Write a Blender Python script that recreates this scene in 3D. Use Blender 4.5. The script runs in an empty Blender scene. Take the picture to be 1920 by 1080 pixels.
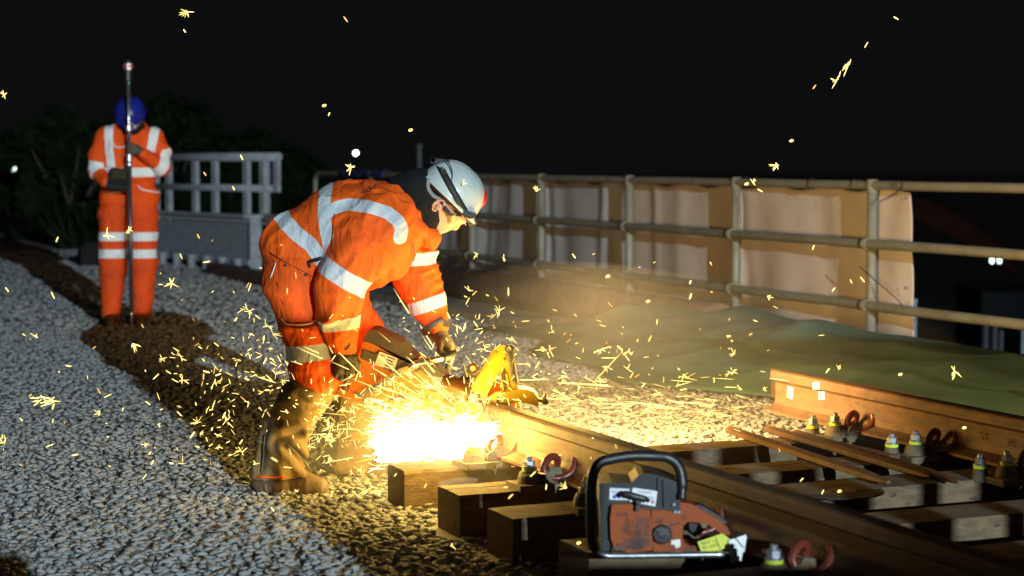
import bpy, bmesh, math, random
import numpy as np
from mathutils import Vector, Matrix
random.seed(7); rng = np.random.default_rng(11)
S = bpy.context.scene; C = S.collection
# ---------------------------------------------------------------- camera
FPX, HZ, CAMH = 3500.0, 300.0, 1.3
PITCH = math.atan((540 - HZ) / FPX)
cd = bpy.data.cameras.new('camera'); cam = bpy.data.objects.new('camera', cd); C.objects.link(cam)
cam.location = (0, 0, CAMH); cam.rotation_euler = (math.pi / 2 - PITCH, 0, 0)
cd.sensor_width = 36; cd.lens = FPX / 1920 * 36; cd.clip_start = .1; cd.clip_end = 2000
cd.dof.use_dof = True; cd.dof.focus_distance = 7.4; cd.dof.aperture_fstop = 2.8
S.camera = cam
# ---------------------------------------------------------------- night sky
W = bpy.data.worlds.new('World'); S.world = W; W.use_nodes = True
wn = W.node_tree.nodes; wl = W.node_tree.links
bg = wn['Background']
sky = wn.new('ShaderNodeTexSky'); sky.sky_type = 'NISHITA'; sky.sun_disc = False
sky.sun_elevation = math.radians(-4.0); sky.sun_rotation = math.radians(140)
hs = wn.new('ShaderNodeHueSaturation'); hs.inputs['Saturation'].default_value = .15
wl.new(sky.outputs[0], hs.inputs['Color']); gl_ = wn.new('ShaderNodeMix'); gl_.data_type = 'RGBA'; gl_.blend_type = 'ADD'; gl_.inputs[0].default_value = 1
gl_.inputs[7].default_value = (.025, .026, .028, 1); wl.new(hs.outputs[0], gl_.inputs[6]); wl.new(gl_.outputs[2], bg.inputs[0])
bg.inputs[1].default_value = 0.15
# ---------------------------------------------------------------- floodlight (on the lighting tower built below) and exposure
LAMP = Vector((8.6, -20.0, 5.5))
def lamp(name, kind, loc, energy, color, size=.1, aim=None, spot=None):
    l = bpy.data.lights.new(name, kind); l.energy = energy; l.color = color; l.shadow_soft_size = size
    o = bpy.data.objects.new(name, l); o.location = loc; C.objects.link(o)
    if aim is not None: o.rotation_euler = (Vector(aim) - Vector(loc)).to_track_quat('-Z', 'Y').to_euler()
    if spot: l.spot_size = math.radians(spot); l.spot_blend = .5
    return o
lamp('floodlight_lamp', 'SPOT', LAMP, 40000, (.72, .90, 1.0), .05, (-1, 11, .6), 44)
# white-hot metal leaving the cut: lamps for the light the spark jet throws, one an added spot
lamp('spark_glow', 'POINT', (-.10, 7.00, .25), 30, (1, .66, .14), .07)
lamp('spark_glow', 'POINT', (-.42, 7.20, .22), 72, (1, .66, .14), .10)
lamp('spark_glow', 'SPOT', (.26, 7.78, .72), 780, (1, .64, .24), .40, (2.3, 11.0, .65), 140)  # added spot clear of the jet, aimed to brighten the fence
lamp('spark_glow', 'POINT', (.06, 7.50, .42), 75, (1, .62, .14), .28)
lamp('spark_glow', 'POINT', (-.28, 6.70, .34), 18, (1, .64, .15), .08)
S.view_settings.view_transform = 'Standard'; S.view_settings.look = 'None'
S.view_settings.exposure = 0; S.view_settings.gamma = 1
S.render.engine = 'CYCLES'
S.cycles.use_denoising = True; S.cycles.max_bounces = 6; S.cycles.diffuse_bounces = 3
S.cycles.glossy_bounces = 3; S.cycles.transparent_max_bounces = 16; S.cycles.sample_clamp_indirect = 4
S.cycles.volume_bounces = 0
# ---------------------------------------------------------------- geometry helpers
CP, SP = math.cos(PITCH), math.sin(PITCH)
def ray(px, py):
    x = (px - 960) / FPX; y = -(py - 540) / FPX
    return Vector((x, CP + y * SP, -SP + y * CP))
def ay(px, py, Y):
    d = ray(px, py); return Vector((0, 0, CAMH)) + d * (Y / d.y)
def az(px, py, z):
    d = ray(px, py); return Vector((0, 0, CAMH)) + d * ((z - CAMH) / d.z)
TA = math.atan(1510 / 3500.)
UX = Vector((-math.sin(TA), math.cos(TA), 0)); VX = Vector((math.cos(TA), math.sin(TA), 0)); ZX = Vector((0, 0, 1))
def uv(u, v, z=0): return UX * u + VX * v + ZX * z
TRACK = Matrix((( VX.x, UX.x, 0), (VX.y, UX.y, 0), (0, 0, 1)))    # local x = across the track, y = along it, away
def vx(px, v):                                                     # ground point on the line v = const seen in column px
    s = (px - 960) / FPX; t = v / (s * VX.x + VX.y); return Vector((s * t, t, 0))

def tag(o, label=None, cat=None, group=None, kind=None):
    if label: o['label'] = label
    if cat: o['category'] = cat
    if group: o['group'] = group
    if kind: o['kind'] = kind
    return o
def thing(name, loc, label, cat, group=None, rot=None):
    o = bpy.data.objects.new(name, None); C.objects.link(o); o.location = loc; o.empty_display_size = .1
    if rot is not None: o.rotation_euler = rot
    return tag(o, label, cat, group)
def root_loc(p):
    while p.parent: p = p.parent
    return Vector(p.location)
def link_mesh(name, me, m, parent=None, local=False, smooth=False):
    if parent is not None and not local:
        me.transform(Matrix.Translation(-root_loc(parent)))
    o = bpy.data.objects.new(name, me); C.objects.link(o)
    if parent is not None: o.parent = parent
    for x in (m if isinstance(m, (list, tuple)) else [m]): me.materials.append(x)
    if smooth: me.polygons.foreach_set('use_smooth', [True] * len(me.polygons))
    me.update(); return o
def center_on(o, loc):                                              # move a single-mesh thing's origin to its own base
    o.data.transform(Matrix.Translation(-Vector(loc))); o.location = loc; return o
def copy_tree(o, parent=None):
    c = o.copy(); C.objects.link(c)
    if parent: c.parent = parent
    for ch in list(o.children): copy_tree(ch, c)
    return c
class MB:
    def __init__(s): s.bm = bmesh.new(); s.mi = 0
    def _add(s, vs, fs):
        b = [s.bm.verts.new(v) for v in vs]; out = []
        for f in fs:
            try: fc = s.bm.faces.new([b[i] for i in f]); fc.material_index = s.mi; out.append(fc)
            except ValueError: pass
        return b, out
    def box(s, c, size, R=None, bevel=0):
        hx, hy, hz = size[0] / 2, size[1] / 2, size[2] / 2
        vs = [Vector((x, y, z)) for x in (-hx, hx) for y in (-hy, hy) for z in (-hz, hz)]
        if R is not None: vs = [R @ v for v in vs]
        vs = [v + Vector(c) for v in vs]
        b, f = s._add(vs, [(0, 1, 3, 2), (4, 6, 7, 5), (0, 4, 5, 1), (2, 3, 7, 6), (0, 2, 6, 4), (1, 5, 7, 3)])
        if bevel: s._bev(f, bevel)
        return s
    def _bev(s, f, w, seg=2):
        ed = list({e for x in f for e in x.edges})
        ed = [e for e in ed if len(e.link_faces) == 2 and e.calc_face_angle(0) > .5]
        r = bmesh.ops.bevel(s.bm, geom=ed, offset=w, segments=seg, profile=.6, affect='EDGES', clamp_overlap=True)
        for x in r['faces']: x.material_index = s.mi
    def prism(s, pts, vec, bevel=0, seg=2):                         # closed outline pushed along vec
        pts = [Vector(p) for p in pts]; vec = Vector(vec); n = len(pts)
        nrm = Vector((0, 0, 0))
        for i in range(n): nrm += pts[i].cross(pts[(i + 1) % n])
        if nrm.dot(vec) > 0: pts = pts[::-1]
        vs = pts + [p + vec for p in pts]
        fs = [tuple(range(n)), tuple(range(2 * n - 1, n - 1, -1))]
        fs += [(i, n + i, n + (i + 1) % n, (i + 1) % n) for i in range(n)]
        b, f = s._add(vs, fs)
        if bevel: s._bev(f, bevel, seg)
        return s
    def tube(s, pts, r, n=10, cap=True, flat=1.0):
        pts = [Vector(p) for p in pts]; rs = r if isinstance(r, (list, tuple)) else [r] * len(pts)
        up = None; rings = []
        for i, p in enumerate(pts):
            t = (pts[min(i + 1, len(pts) - 1)] - pts[max(i - 1, 0)]).normalized()
            if up is None:
                a = Vector((0, 0, 1)) if abs(t.z) < .9 else Vector((1, 0, 0))
                up = (a - t * a.dot(t)).normalized()
            else:
                up = (up - t * up.dot(t)); up = up.normalized() if up.length > 1e-6 else t.orthogonal().normalized()
            sd = t.cross(up)
            rings.append([s.bm.verts.new(p + (up * math.cos(k * 2 * math.pi / n) + sd * math.sin(k * 2 * math.pi / n) * flat) * rs[i]) for k in range(n)])
        for a, b in zip(rings, rings[1:]):
            for k in range(n):
                f = s.bm.faces.new((a[k], a[(k + 1) % n], b[(k + 1) % n], b[k])); f.material_index = s.mi; f.smooth = True
        if cap:
            for q in (rings[0][::-1], rings[-1]):
                f = s.bm.faces.new(q); f.material_index = s.mi
        return s
    def cyl(s, a, b, r, n=20, bevel=0): return s.tube([a, b], r, n)
    def lathe(s, base, axis, prof, n=24):                           # prof: (radius, height along the axis)
        axis = Vector(axis).normalized(); x = axis.orthogonal().normalized(); y = axis.cross(x); base = Vector(base)
        rings = [[s.bm.verts.new(base + axis * h + (x * math.cos(k * 2 * math.pi / n) + y * math.sin(k * 2 * math.pi / n)) * max(r, 1e-4)) for k in range(n)] for r, h in prof]
        for a, b in zip(rings, rings[1:]):
            for k in range(n):
                f = s.bm.faces.new((a[k], a[(k + 1) % n], b[(k + 1) % n], b[k])); f.material_index = s.mi; f.smooth = len(prof) > 6
        for q in (rings[0][::-1], rings[-1]):
            f = s.bm.faces.new(q); f.material_index = s.mi
        return s
    def grid(s, P, close_u=False, close_v=False):                   # P[i][j] points
        b = [[s.bm.verts.new(p) for p in r] for r in P]; ni, nj = len(b), len(b[0])
        for i in range(ni if close_u else ni - 1):
            for j in range(nj if close_v else nj - 1):
                f = s.bm.faces.new((b[i][j], b[(i + 1) % ni][j], b[(i + 1) % ni][(j + 1) % nj], b[i][(j + 1) % nj])); f.smooth = True; f.material_index = s.mi
        return s
    def build(s, name, m, parent=None, local=False, smooth=None):
        bmesh.ops.recalc_face_normals(s.bm, faces=s.bm.faces[:])
        me = bpy.data.meshes.new(name); s.bm.to_mesh(me); s.bm.free()
        o = link_mesh(name, me, m, parent, local)
        if smooth: 
            me.polygons.foreach_set('use_smooth', [True] * len(me.polygons))
        return o
def np_mesh(name, V, F, mats, parent=None, local=False, smooth=False, mi=None):
    me = bpy.data.meshes.new(name)
    V = np.asarray(V, np.float32); F = np.asarray(F, np.int32); k = F.shape[1]
    me.vertices.add(len(V)); me.vertices.foreach_set('co', V.ravel())
    me.loops.add(F.size); me.loops.foreach_set('vertex_index', F.ravel())
    me.polygons.add(len(F)); me.polygons.foreach_set('loop_start', np.arange(0, F.size, k, dtype=np.int32))
    me.update(calc_edges=True); me.validate()
    if mi is not None: me.polygons.foreach_set('material_index', np.asarray(mi, np.int32))
    return link_mesh(name, me, mats, parent, local, smooth)
def text(name, body, size, m, parent, M4, thick=.0006, align='CENTER', local=False):
    cu = bpy.data.curves.new(name, 'FONT'); cu.body = body; cu.size = size; cu.align_x = align; cu.align_y = 'CENTER'; cu.extrude = thick
    t = bpy.data.objects.new(name, cu); C.objects.link(t)
    me = bpy.data.meshes.new_from_object(t.evaluated_get(bpy.context.evaluated_depsgraph_get()))
    bpy.data.objects.remove(t); bpy.data.curves.remove(cu)
    me.materials.clear(); me.transform(M4)
    return link_mesh(name, me, m, parent, local)
def frame(o, x, y):                                                 # 4x4 with given origin, x axis, y axis
    x = Vector(x).normalized(); y = Vector(y); y = (y - x * y.dot(x)).normalized(); z = x.cross(y)
    return Matrix(((x.x, y.x, z.x, o[0]), (x.y, y.y, z.y, o[1]), (x.z, y.z, z.z, o[2]), (0, 0, 0, 1)))
# ---------------------------------------------------------------- materials
def mat(name, col, rough=.6, metal=0, col2=None, scale=12, lo=.4, hi=.65, bump=0, bscale=60, stretch=None, col3=None, s3=40, lo3=.55, hi3=.65, spec=.5, coat=0, detail=5):
    m = bpy.data.materials.new(name); m.use_nodes = True; N = m.node_tree.nodes; L = m.node_tree.links
    b = N['Principled BSDF']; b.inputs['Roughness'].default_value = rough; b.inputs['Metallic'].default_value = metal
    b.inputs['Specular IOR Level'].default_value = spec; b.inputs['Coat Weight'].default_value = coat
    b.inputs['Base Color'].default_value = (*col, 1)
    tc = N.new('ShaderNodeTexCoord'); src = tc.outputs['Object']
    if stretch:
        mp = N.new('ShaderNodeMapping'); mp.inputs['Scale'].default_value = stretch; L.new(src, mp.inputs[0]); src = mp.outputs[0]
    def noise(sc, d=detail):
        n = N.new('ShaderNodeTexNoise'); n.inputs['Scale'].default_value = sc; n.inputs['Detail'].default_value = d; L.new(src, n.inputs['Vector']); return n.outputs['Fac']
    def ramp(f, lo, hi):
        r = N.new('ShaderNodeMapRange'); r.inputs[1].default_value = lo; r.inputs[2].default_value = hi; L.new(f, r.inputs[0]); return r.outputs[0]
    def mix(f, a, c):
        x = N.new('ShaderNodeMix'); x.data_type = 'RGBA'; L.new(f, x.inputs[0])
        if isinstance(a, tuple): x.inputs[6].default_value = (*a, 1)
        else: L.new(a, x.inputs[6])
        x.inputs[7].default_value = (*c, 1); return x.outputs[2]
    out = None
    if col2: out = mix(ramp(noise(scale), lo, hi), col, col2)
    if col3: out = mix(ramp(noise(s3), lo3, hi3), out if out is not None else col, col3)
    if out is not None: L.new(out, b.inputs['Base Color'])
    if bump:
        bn = N.new('ShaderNodeBump'); bn.inputs['Strength'].default_value = bump; bn.inputs['Distance'].default_value = .01
        L.new(noise(bscale), bn.inputs['Height']); L.new(bn.outputs[0], b.inputs['Normal'])
    return m
def tape_mat(name, base, tape=(.60, .64, .66), dirt=None, rough=.75, edge=True):
    m = mat(name, base, rough, col2=dirt or tuple(c * .82 for c in base), scale=5, lo=.45, hi=.8, bump=.25, bscale=55, detail=6, spec=.25)
    N = m.node_tree.nodes; L = m.node_tree.links; b = N['Principled BSDF']
    at = N.new('ShaderNodeAttribute'); at.attribute_name = 'tape'
    gt = N.new('ShaderNodeMath'); gt.operation = 'GREATER_THAN'; L.new(at.outputs['Fac'], gt.inputs[0]); gt.inputs[1].default_value = 0
    mx = N.new('ShaderNodeMix'); mx.data_type = 'RGBA'; L.new(gt.outputs[0], mx.inputs[0])
    src = b.inputs['Base Color'].links[0].from_socket; L.new(src, mx.inputs[6])
    bn = b.inputs['Normal'].links[0].from_node                        # broader creases under the weave
    tc = N.new('ShaderNodeTexCoord'); mp = N.new('ShaderNodeMapping'); mp.inputs['Rotation'].default_value = (0, .6, .2); mp.inputs['Scale'].default_value = (1, .6, .35); L.new(tc.outputs['Object'], mp.inputs[0])
    cn = N.new('ShaderNodeTexNoise'); cn.inputs['Scale'].default_value = 16; cn.inputs['Detail'].default_value = 3; cn.inputs['Distortion'].default_value = .8; L.new(mp.outputs[0], cn.inputs['Vector'])
    rd = N.new('ShaderNodeMath'); rd.operation = 'PINGPONG'; L.new(cn.outputs['Fac'], rd.inputs[0]); rd.inputs[1].default_value = .5
    b2 = N.new('ShaderNodeBump'); b2.inputs['Strength'].default_value = .55; b2.inputs['Distance'].default_value = .035; L.new(rd.outputs[0], b2.inputs['Height']); L.new(b2.outputs[0], bn.inputs['Normal'])
    # woven glass-bead tape, a little scuffed
    tn = N.new('ShaderNodeTexNoise'); tn.inputs['Scale'].default_value = 30; tn.inputs['Detail'].default_value = 4
    tr = N.new('ShaderNodeMix'); tr.data_type = 'RGBA'; L.new(tn.outputs['Fac'], tr.inputs[0])
    tr.inputs[6].default_value = (*tape, 1); tr.inputs[7].default_value = (tape[0] * .8, tape[1] * .8, tape[2] * .8, 1)
    L.new(tr.outputs[2], mx.inputs[7]); L.new(mx.outputs[2], b.inputs['Base Color'])
    return m
def emit(name, col, st, sample=False):
    m = bpy.data.materials.new(name); m.use_nodes = True; N = m.node_tree.nodes
    b = N['Principled BSDF']; b.inputs['Base Color'].default_value = (0, 0, 0, 1)
    b.inputs['Emission Color'].default_value = (*col, 1); b.inputs['Emission Strength'].default_value = st
    if not sample: m.cycles.emission_sampling = 'NONE'
    return m
# ---------------------------------------------------------------- rounded bodies: blended limbs meshed with surface nets
NT = np.random.default_rng(5).random((32, 32, 32)).astype(np.float32)
def vnoise(P):
    i = np.floor(P).astype(int); f = P - i; f = f * f * (3 - 2 * f); i &= 31; j = (i + 1) & 31
    x0, y0, z0 = i.T; x1, y1, z1 = j.T; fx, fy, fz = f.T
    def l(a, b, t): return a + (b - a) * t
    return l(l(l(NT[x0, y0, z0], NT[x1, y0, z0], fx), l(NT[x0, y1, z0], NT[x1, y1, z0], fx), fy),
             l(l(NT[x0, y0, z1], NT[x1, y0, z1], fx), l(NT[x0, y1, z1], NT[x1, y1, z1], fx), fy), fz)
def folds(P, f1=8., a1=.011, f2=19., a2=.005, dirv=(1, 0, .6)):
    d = Vector(dirv).normalized(); d = np.array(d); al = P @ d
    w = vnoise(P * 5 + 3.1)[:, None] * .22
    Q = P * .45 + d * (al * .75)[:, None] + w
    r1 = 1 - np.abs(2 * vnoise(Q * f1 + 7.7) - 1); r2 = 1 - np.abs(2 * vnoise(Q * f2 + 1.3) - 1)
    return -(a1 * (r1 ** 2 - .4) + a2 * (r2 ** 2 - .4))
def rc(P, a, b, ra, rb, sq=1.0):
    a = np.asarray(a, float); b = np.asarray(b, float); ab = b - a; L2 = max(ab @ ab, 1e-9)
    t = np.clip(((P - a) @ ab) / L2, 0, 1); q = P - (a + t[:, None] * ab)
    if sq != 1.0: q = q / np.array([1, sq, 1])
    return np.sqrt((q * q).sum(1)) - (ra + (rb - ra) * t)
def smin(a, b, k):
    h = np.clip(.5 + .5 * (b - a) / k, 0, 1); return b + (a - b) * h - k * h * (1 - h)
def nets(fn, lo, hi, res):
    lo = np.asarray(lo, float); n = np.maximum(np.ceil((np.asarray(hi) - lo) / res).astype(int) + 1, 3)
    ax = [lo[i] + np.arange(n[i]) * res for i in range(3)]
    G = np.stack(np.meshgrid(*ax, indexing='ij'), -1).reshape(-1, 3)
    F = fn(G).reshape(n); Sg = F < 0; nc = n - 1
    acc = np.zeros((*nc, 3)); cnt = np.zeros(nc)
    def sl(o): return tuple(slice(o[i], o[i] + nc[i]) for i in range(3))
    cs = [(i, j, k) for i in (0, 1) for j in (0, 1) for k in (0, 1)]
    for c in cs:
        for d in range(3):
            if c[d]: continue
            e = list(c); e[d] = 1
            f1, f2 = F[sl(c)], F[sl(e)]; m = (f1 < 0) != (f2 < 0)
            t = f1[m] / (f1[m] - f2[m]); p = np.tile(np.array(c, float), (m.sum(), 1)); p[:, d] += t
            acc[m] += p; cnt[m] += 1
    act = cnt > 0; idx = np.full(nc, -1); idx[act] = np.arange(act.sum())
    V = lo + (np.argwhere(act) + acc[act] / cnt[act][:, None]) * res
    Fs = []
    for d in range(3):
        b, c = (d + 1) % 3, (d + 2) % 3
        s1 = [slice(1, nc[i]) for i in range(3)]; s1[d] = slice(0, nc[d]); s2 = list(s1); s2[d] = slice(1, nc[d] + 1)
        A, B = Sg[tuple(s1)], Sg[tuple(s2)]; m = A != B
        g = np.argwhere(m); g[:, b] += 1; g[:, c] += 1
        def ci(db, dc):
            h = g.copy(); h[:, b] += db; h[:, c] += dc; return idx[h[:, 0], h[:, 1], h[:, 2]]
        q = np.stack([ci(-1, -1), ci(0, -1), ci(0, 0), ci(-1, 0)], 1)
        fl = ~A[m]; q[fl] = q[fl][:, ::-1]; Fs.append(q)
    Fq = np.concatenate(Fs); return V, Fq[(Fq >= 0).all(1)]
def seg_dist(Q, poly):
    d = np.full(len(Q), 1e9)
    for a, b in zip(poly, poly[1:]):
        a = np.asarray(a, float); b = np.asarray(b, float); ab = b - a; t = np.clip(((Q - a) @ ab) / (ab @ ab), 0, 1)
        d = np.minimum(d, np.sqrt(((Q - a - t[:, None] * ab) ** 2).sum(1)))
    return d
def body(name, prims, k, res, m, parent, wr=None, bands=(), cut=None, post=None, local=False):
    """prims: (a, b, ra, rb[, depth squash]); bands: ('limb', prim ids, centre, axis, half width) or ('poly', [xz points], half width, prim ids)"""
    A = np.array([np.minimum(p[0], p[1]) - max(p[2], p[3]) * max(1, p[4] if len(p) > 4 else 1) for p in prims]).min(0) - .03
    B = np.array([np.maximum(p[0], p[1]) + max(p[2], p[3]) * max(1, p[4] if len(p) > 4 else 1) for p in prims]).max(0) + .03
    def raw(P): return [rc(P, *p) for p in prims]
    def fn(P):
        ds = raw(P); d = ds[0]
        for x in ds[1:]: d = smin(d, x, k)
        if wr is not None: d = d + wr(P)
        if cut is not None: d = cut(P, d)
        return d
    V, F = nets(fn, A, B, res)
    if post is not None: V = post(V)
    o = np_mesh(name, V, F, m, parent, local, True)
    if bands:
        near = np.argmin(np.stack(raw(V)), 0); val = np.full(len(V), -1.)
        for bd in bands:
            if bd[0] == 'limb':
                _, ids, c, axv, hw = bd; axv = np.array(Vector(axv).normalized())
                x = hw - np.abs((V - np.array(c)) @ axv)
            else:
                _, poly, hw, ids = bd; x = hw - seg_dist(V[:, [0, 2]], poly)
            x = np.where(np.isin(near, ids), x, -1.); val = np.maximum(val, x)
        at = o.data.attributes.new('tape', 'FLOAT', 'POINT'); at.data.foreach_set('value', val.astype(np.float32))
    return o, V
def drape(V, pts, off=.001):                                        # pts: (x, z) on the near side of a meshed body -> 3-D points on its surface
    out = []
    for x, z in pts:
        d = (V[:, 0] - x) ** 2 + (V[:, 2] - z) ** 2; c = V[d < .012 ** 2]
        if not len(c): c = V[[np.argmin(d)]]
        out.append(Vector((x, c[:, 1].min() - off, z)))
    return out
def dense(poly, step=.012):
    out = []
    for a, b in zip(poly, poly[1:]):
        a = Vector(a); b = Vector(b); n = max(1, int((b - a).length / step))
        out += [a.lerp(b, i / n) for i in range(n)]
    return out + [Vector(poly[-1])]
def smooth_path(pts, n=6):
    P = [Vector(p) for p in pts]; P = [P[0] * 2 - P[1]] + P + [P[-1] * 2 - P[-2]]; out = []
    for i in range(1, len(P) - 2):
        for k in range(n):
            t = k / n; a, b, c, d = P[i - 1:i + 3]
            out.append(.5 * ((2 * b) + (c - a) * t + (2 * a - 5 * b + 4 * c - d) * t * t + (3 * b - a - 3 * c + d) * t ** 3))
    return out + [P[-2]]
# ================================================================ THE SETTING
M = {}
M['soil'] = mat('soil', (.18, .175, .165), .95, col2=(.26, .255, .24), scale=9, lo=.35, hi=.7, bump=1, bscale=28, col3=(.05, .045, .04), s3=1.1, lo3=.55, hi3=.75)
M['stone'] = mat('limestone', (.30, .30, .292), .95, spec=.2, col2=(.235, .237, .232), scale=13, lo=.4, hi=.66, bump=.35, bscale=120, col3=(.15, .10, .06), s3=15, lo3=.62, hi3=.72)
M['verge'] = mat('verge', (.016, .022, .009), .95, col2=(.03, .032, .016), scale=3, bump=.6, bscale=20)
M['galv'] = mat('galvanised_steel', (.36, .40, .44), .42, .1, col2=(.28, .31, .35), scale=14, col3=(.2, .22, .24), s3=6, lo3=.5, hi3=.8)
M['grey_steel'] = mat('weathered_steel', (.20, .23, .26), .55, 0, col2=(.34, .38, .42), scale=26, lo=.45, hi=.75, bump=.3, bscale=70)
M['cream'] = mat('cream_paint', (.25, .235, .175), .5, col2=(.19, .17, .115), scale=6, lo=.45, hi=.7, col3=(.11, .06, .03), s3=11, lo3=.69, hi3=.75, bump=.2, bscale=40)
M['pipe_dark'] = mat('rusty_pipe', (.085, .052, .036), .7, col2=(.14, .085, .055), scale=7, bump=.3, bscale=50)
M['sheet'] = mat('plastic_sheet', (.66, .55, .46), .55, col2=(.57, .47, .39), scale=3, lo=.4, hi=.7, bump=.22, bscale=9, spec=.3)
M['sheet_coollit'] = mat('cool_lit_sheet', (.56, .55, .55), .55, col2=(.47, .46, .46), scale=3, lo=.4, hi=.7, bump=.22, bscale=9, spec=.3)  # sheet without the warm spark light, that difference put into the colour
M['net'] = mat('green_net', (.062, .125, .088), .9, col2=(.088, .155, .115), scale=4, bump=.5, bscale=170, spec=.2)
M['concrete'] = mat('concrete', (.26, .23, .19), .85, col2=(.18, .16, .13), scale=10, bump=.3, bscale=60)
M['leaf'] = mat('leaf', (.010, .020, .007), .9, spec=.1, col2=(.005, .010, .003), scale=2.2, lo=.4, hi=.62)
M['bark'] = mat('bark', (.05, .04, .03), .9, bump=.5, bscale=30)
M['wire'] = mat('wire', (.02, .016, .013), .5)
M['blue_sheet'] = mat('blue_sheet', (.03, .05, .16), .6, col2=(.02, .03, .10), scale=5)
M['lampwhite'] = emit('lamp_white', (1, .97, .85), 22)
M['lampcool'] = emit('lamp_cool', (.75, 1, .92), 4.5)
M['rustred'] = mat('faded_red_paint', (.03, .010, .006), .95, spec=.05, col2=(.018, .007, .005), scale=4)
M['dark'] = mat('dark_paint', (.012, .012, .013), .8, spec=.15)
M['dull'] = mat('dull_galvanised', (.05, .055, .06), .7)
M['tealpanel'] = mat('pale_panel', (.10, .14, .14), .6, col2=(.07, .10, .10), scale=3)

# ground: one sheet to the horizon, finer near the camera; the bed drops away a little past its left shoulder
def ground():
    ys = list(np.linspace(-30, 4, 8)) + list(np.arange(4.5, 30, .5)) + list(np.linspace(31, 90, 24)) + [140, 250, 600]
    xs = [-600, -200, -90] + list(np.linspace(-50, -16, 16)) + list(np.arange(-15, 15.1, .5)) + list(np.linspace(17, 60, 14)) + [120, 300, 600]
    b = MB(); P = []
    for y in ys:
        r = []
        for x in xs:
            u = -math.sin(TA) * x + math.cos(TA) * y; v = math.cos(TA) * x + math.sin(TA) * y
            z = .001
            if v < -1.5: z += .10 * math.sin(u * .31) * min(1, (-1.5 - v) / 3) + .05 * math.sin(v * 1.3 + u * .7) * min(1, (-1.5 - v) / 3)
            if v > 8.2: z -= min(3.2, (v - 8.2) * .8)
            if 5.7 < v < 8.2 : z -= .02
            r.append((x, y, z))
        P.append(r)
    b.grid(P); return b.build('ground', M['soil'])
tag(ground(), kind='structure')

# crushed limestone ballast
def stones():
    base = []
    for k in range(14):
        bm = bmesh.new(); r = np.random.default_rng(100 + k)
        for p in r.normal(size=(13, 3)):
            p = p / np.linalg.norm(p) * r.uniform(.8, 1.05); bm.verts.new((p[0] * 1.3, p[1] * .95, p[2] * .44))
        h = bmesh.ops.convex_hull(bm, input=bm.verts[:])
        bmesh.ops.delete(bm, geom=[v for v in bm.verts if not v.link_faces], context='VERTS')
        bmesh.ops.triangulate(bm, faces=bm.faces[:]); bm.verts.index_update()
        base.append((np.array([v.co[:] for v in bm.verts]), np.array([[v.index for v in f.verts] for f in bm.faces]))); bm.free()
    pts = []
    def zone(y0, y1, sp, s0, s1):
        n = int((y1 - y0) / sp)
        for i in range(n):
            y = y0 + i * sp; hw = y * .285 + .25
            for x in np.arange(-hw - 1.3, hw, sp):
                xx = x + rng.uniform(-.45, .45) * sp; yy = y + rng.uniform(-.45, .45) * sp
                v = math.cos(TA) * xx + math.sin(TA) * yy; u = -math.sin(TA) * xx + math.cos(TA) * yy
                if v > 5.75: continue
                if 2.3 < v < 5.2 and any(abs(u - c) < .13 for c in SLP): continue
                z = rng.uniform(-.008, .009)
                if v < -1.5: z += .10 * math.sin(u * .31) * min(1, (-1.5 - v) / 3) + .05 * math.sin(v * 1.3 + u * .7) * min(1, (-1.5 - v) / 3)
                pts.append((xx, yy, z, rng.uniform(s0, s1)))
                if sp < .03 and rng.random() < .22: pts.append((xx + .02, yy + .02, z + rng.uniform(.008, .018), rng.uniform(s0, s1)))
    zone(5.2, 9.2, .0255, .0105, .0245); zone(9.2, 14.5, .034, .014, .026); zone(14.5, 27, .075, .024, .050)
    pts = np.array(pts); n = len(pts); yw_ = rng.uniform(0, math.pi, n); q = np.stack([np.cos(yw_), rng.normal(0, .12, n), rng.normal(0, .12, n), np.sin(yw_)], 1); q /= np.linalg.norm(q, axis=1)[:, None]
    w, x, y, z = q.T
    R = np.stack([1 - 2 * (y * y + z * z), 2 * (x * y - z * w), 2 * (x * z + y * w), 2 * (x * y + z * w), 1 - 2 * (x * x + z * z), 2 * (y * z - x * w),
                  2 * (x * z - y * w), 2 * (y * z + x * w), 1 - 2 * (x * x + y * y)], 1).reshape(-1, 3, 3)
    kind = rng.integers(0, len(base), n); VV, FF, o = [], [], 0
    for k, (bv, bf) in enumerate(base):
        m = kind == k; c = m.sum()
        P = np.einsum('nij,vj->nvi', R[m], bv) * pts[m, 3][:, None, None] + pts[m, :3][:, None, :]
        VV.append(P.reshape(-1, 3)); FF.append((bf[None] + (np.arange(c) * len(bv))[:, None, None] + o).reshape(-1, 3)); o += c * len(bv)
    return np_mesh('ballast', np.concatenate(VV), np.concatenate(FF), M['stone'])
SLP = [6.555, 6.0, 5.56, 4.98, 4.42, 3.86]
tag(stones(), 'pale grey crushed limestone ballast spread over the track bed', None, None, 'stuff')

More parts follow.
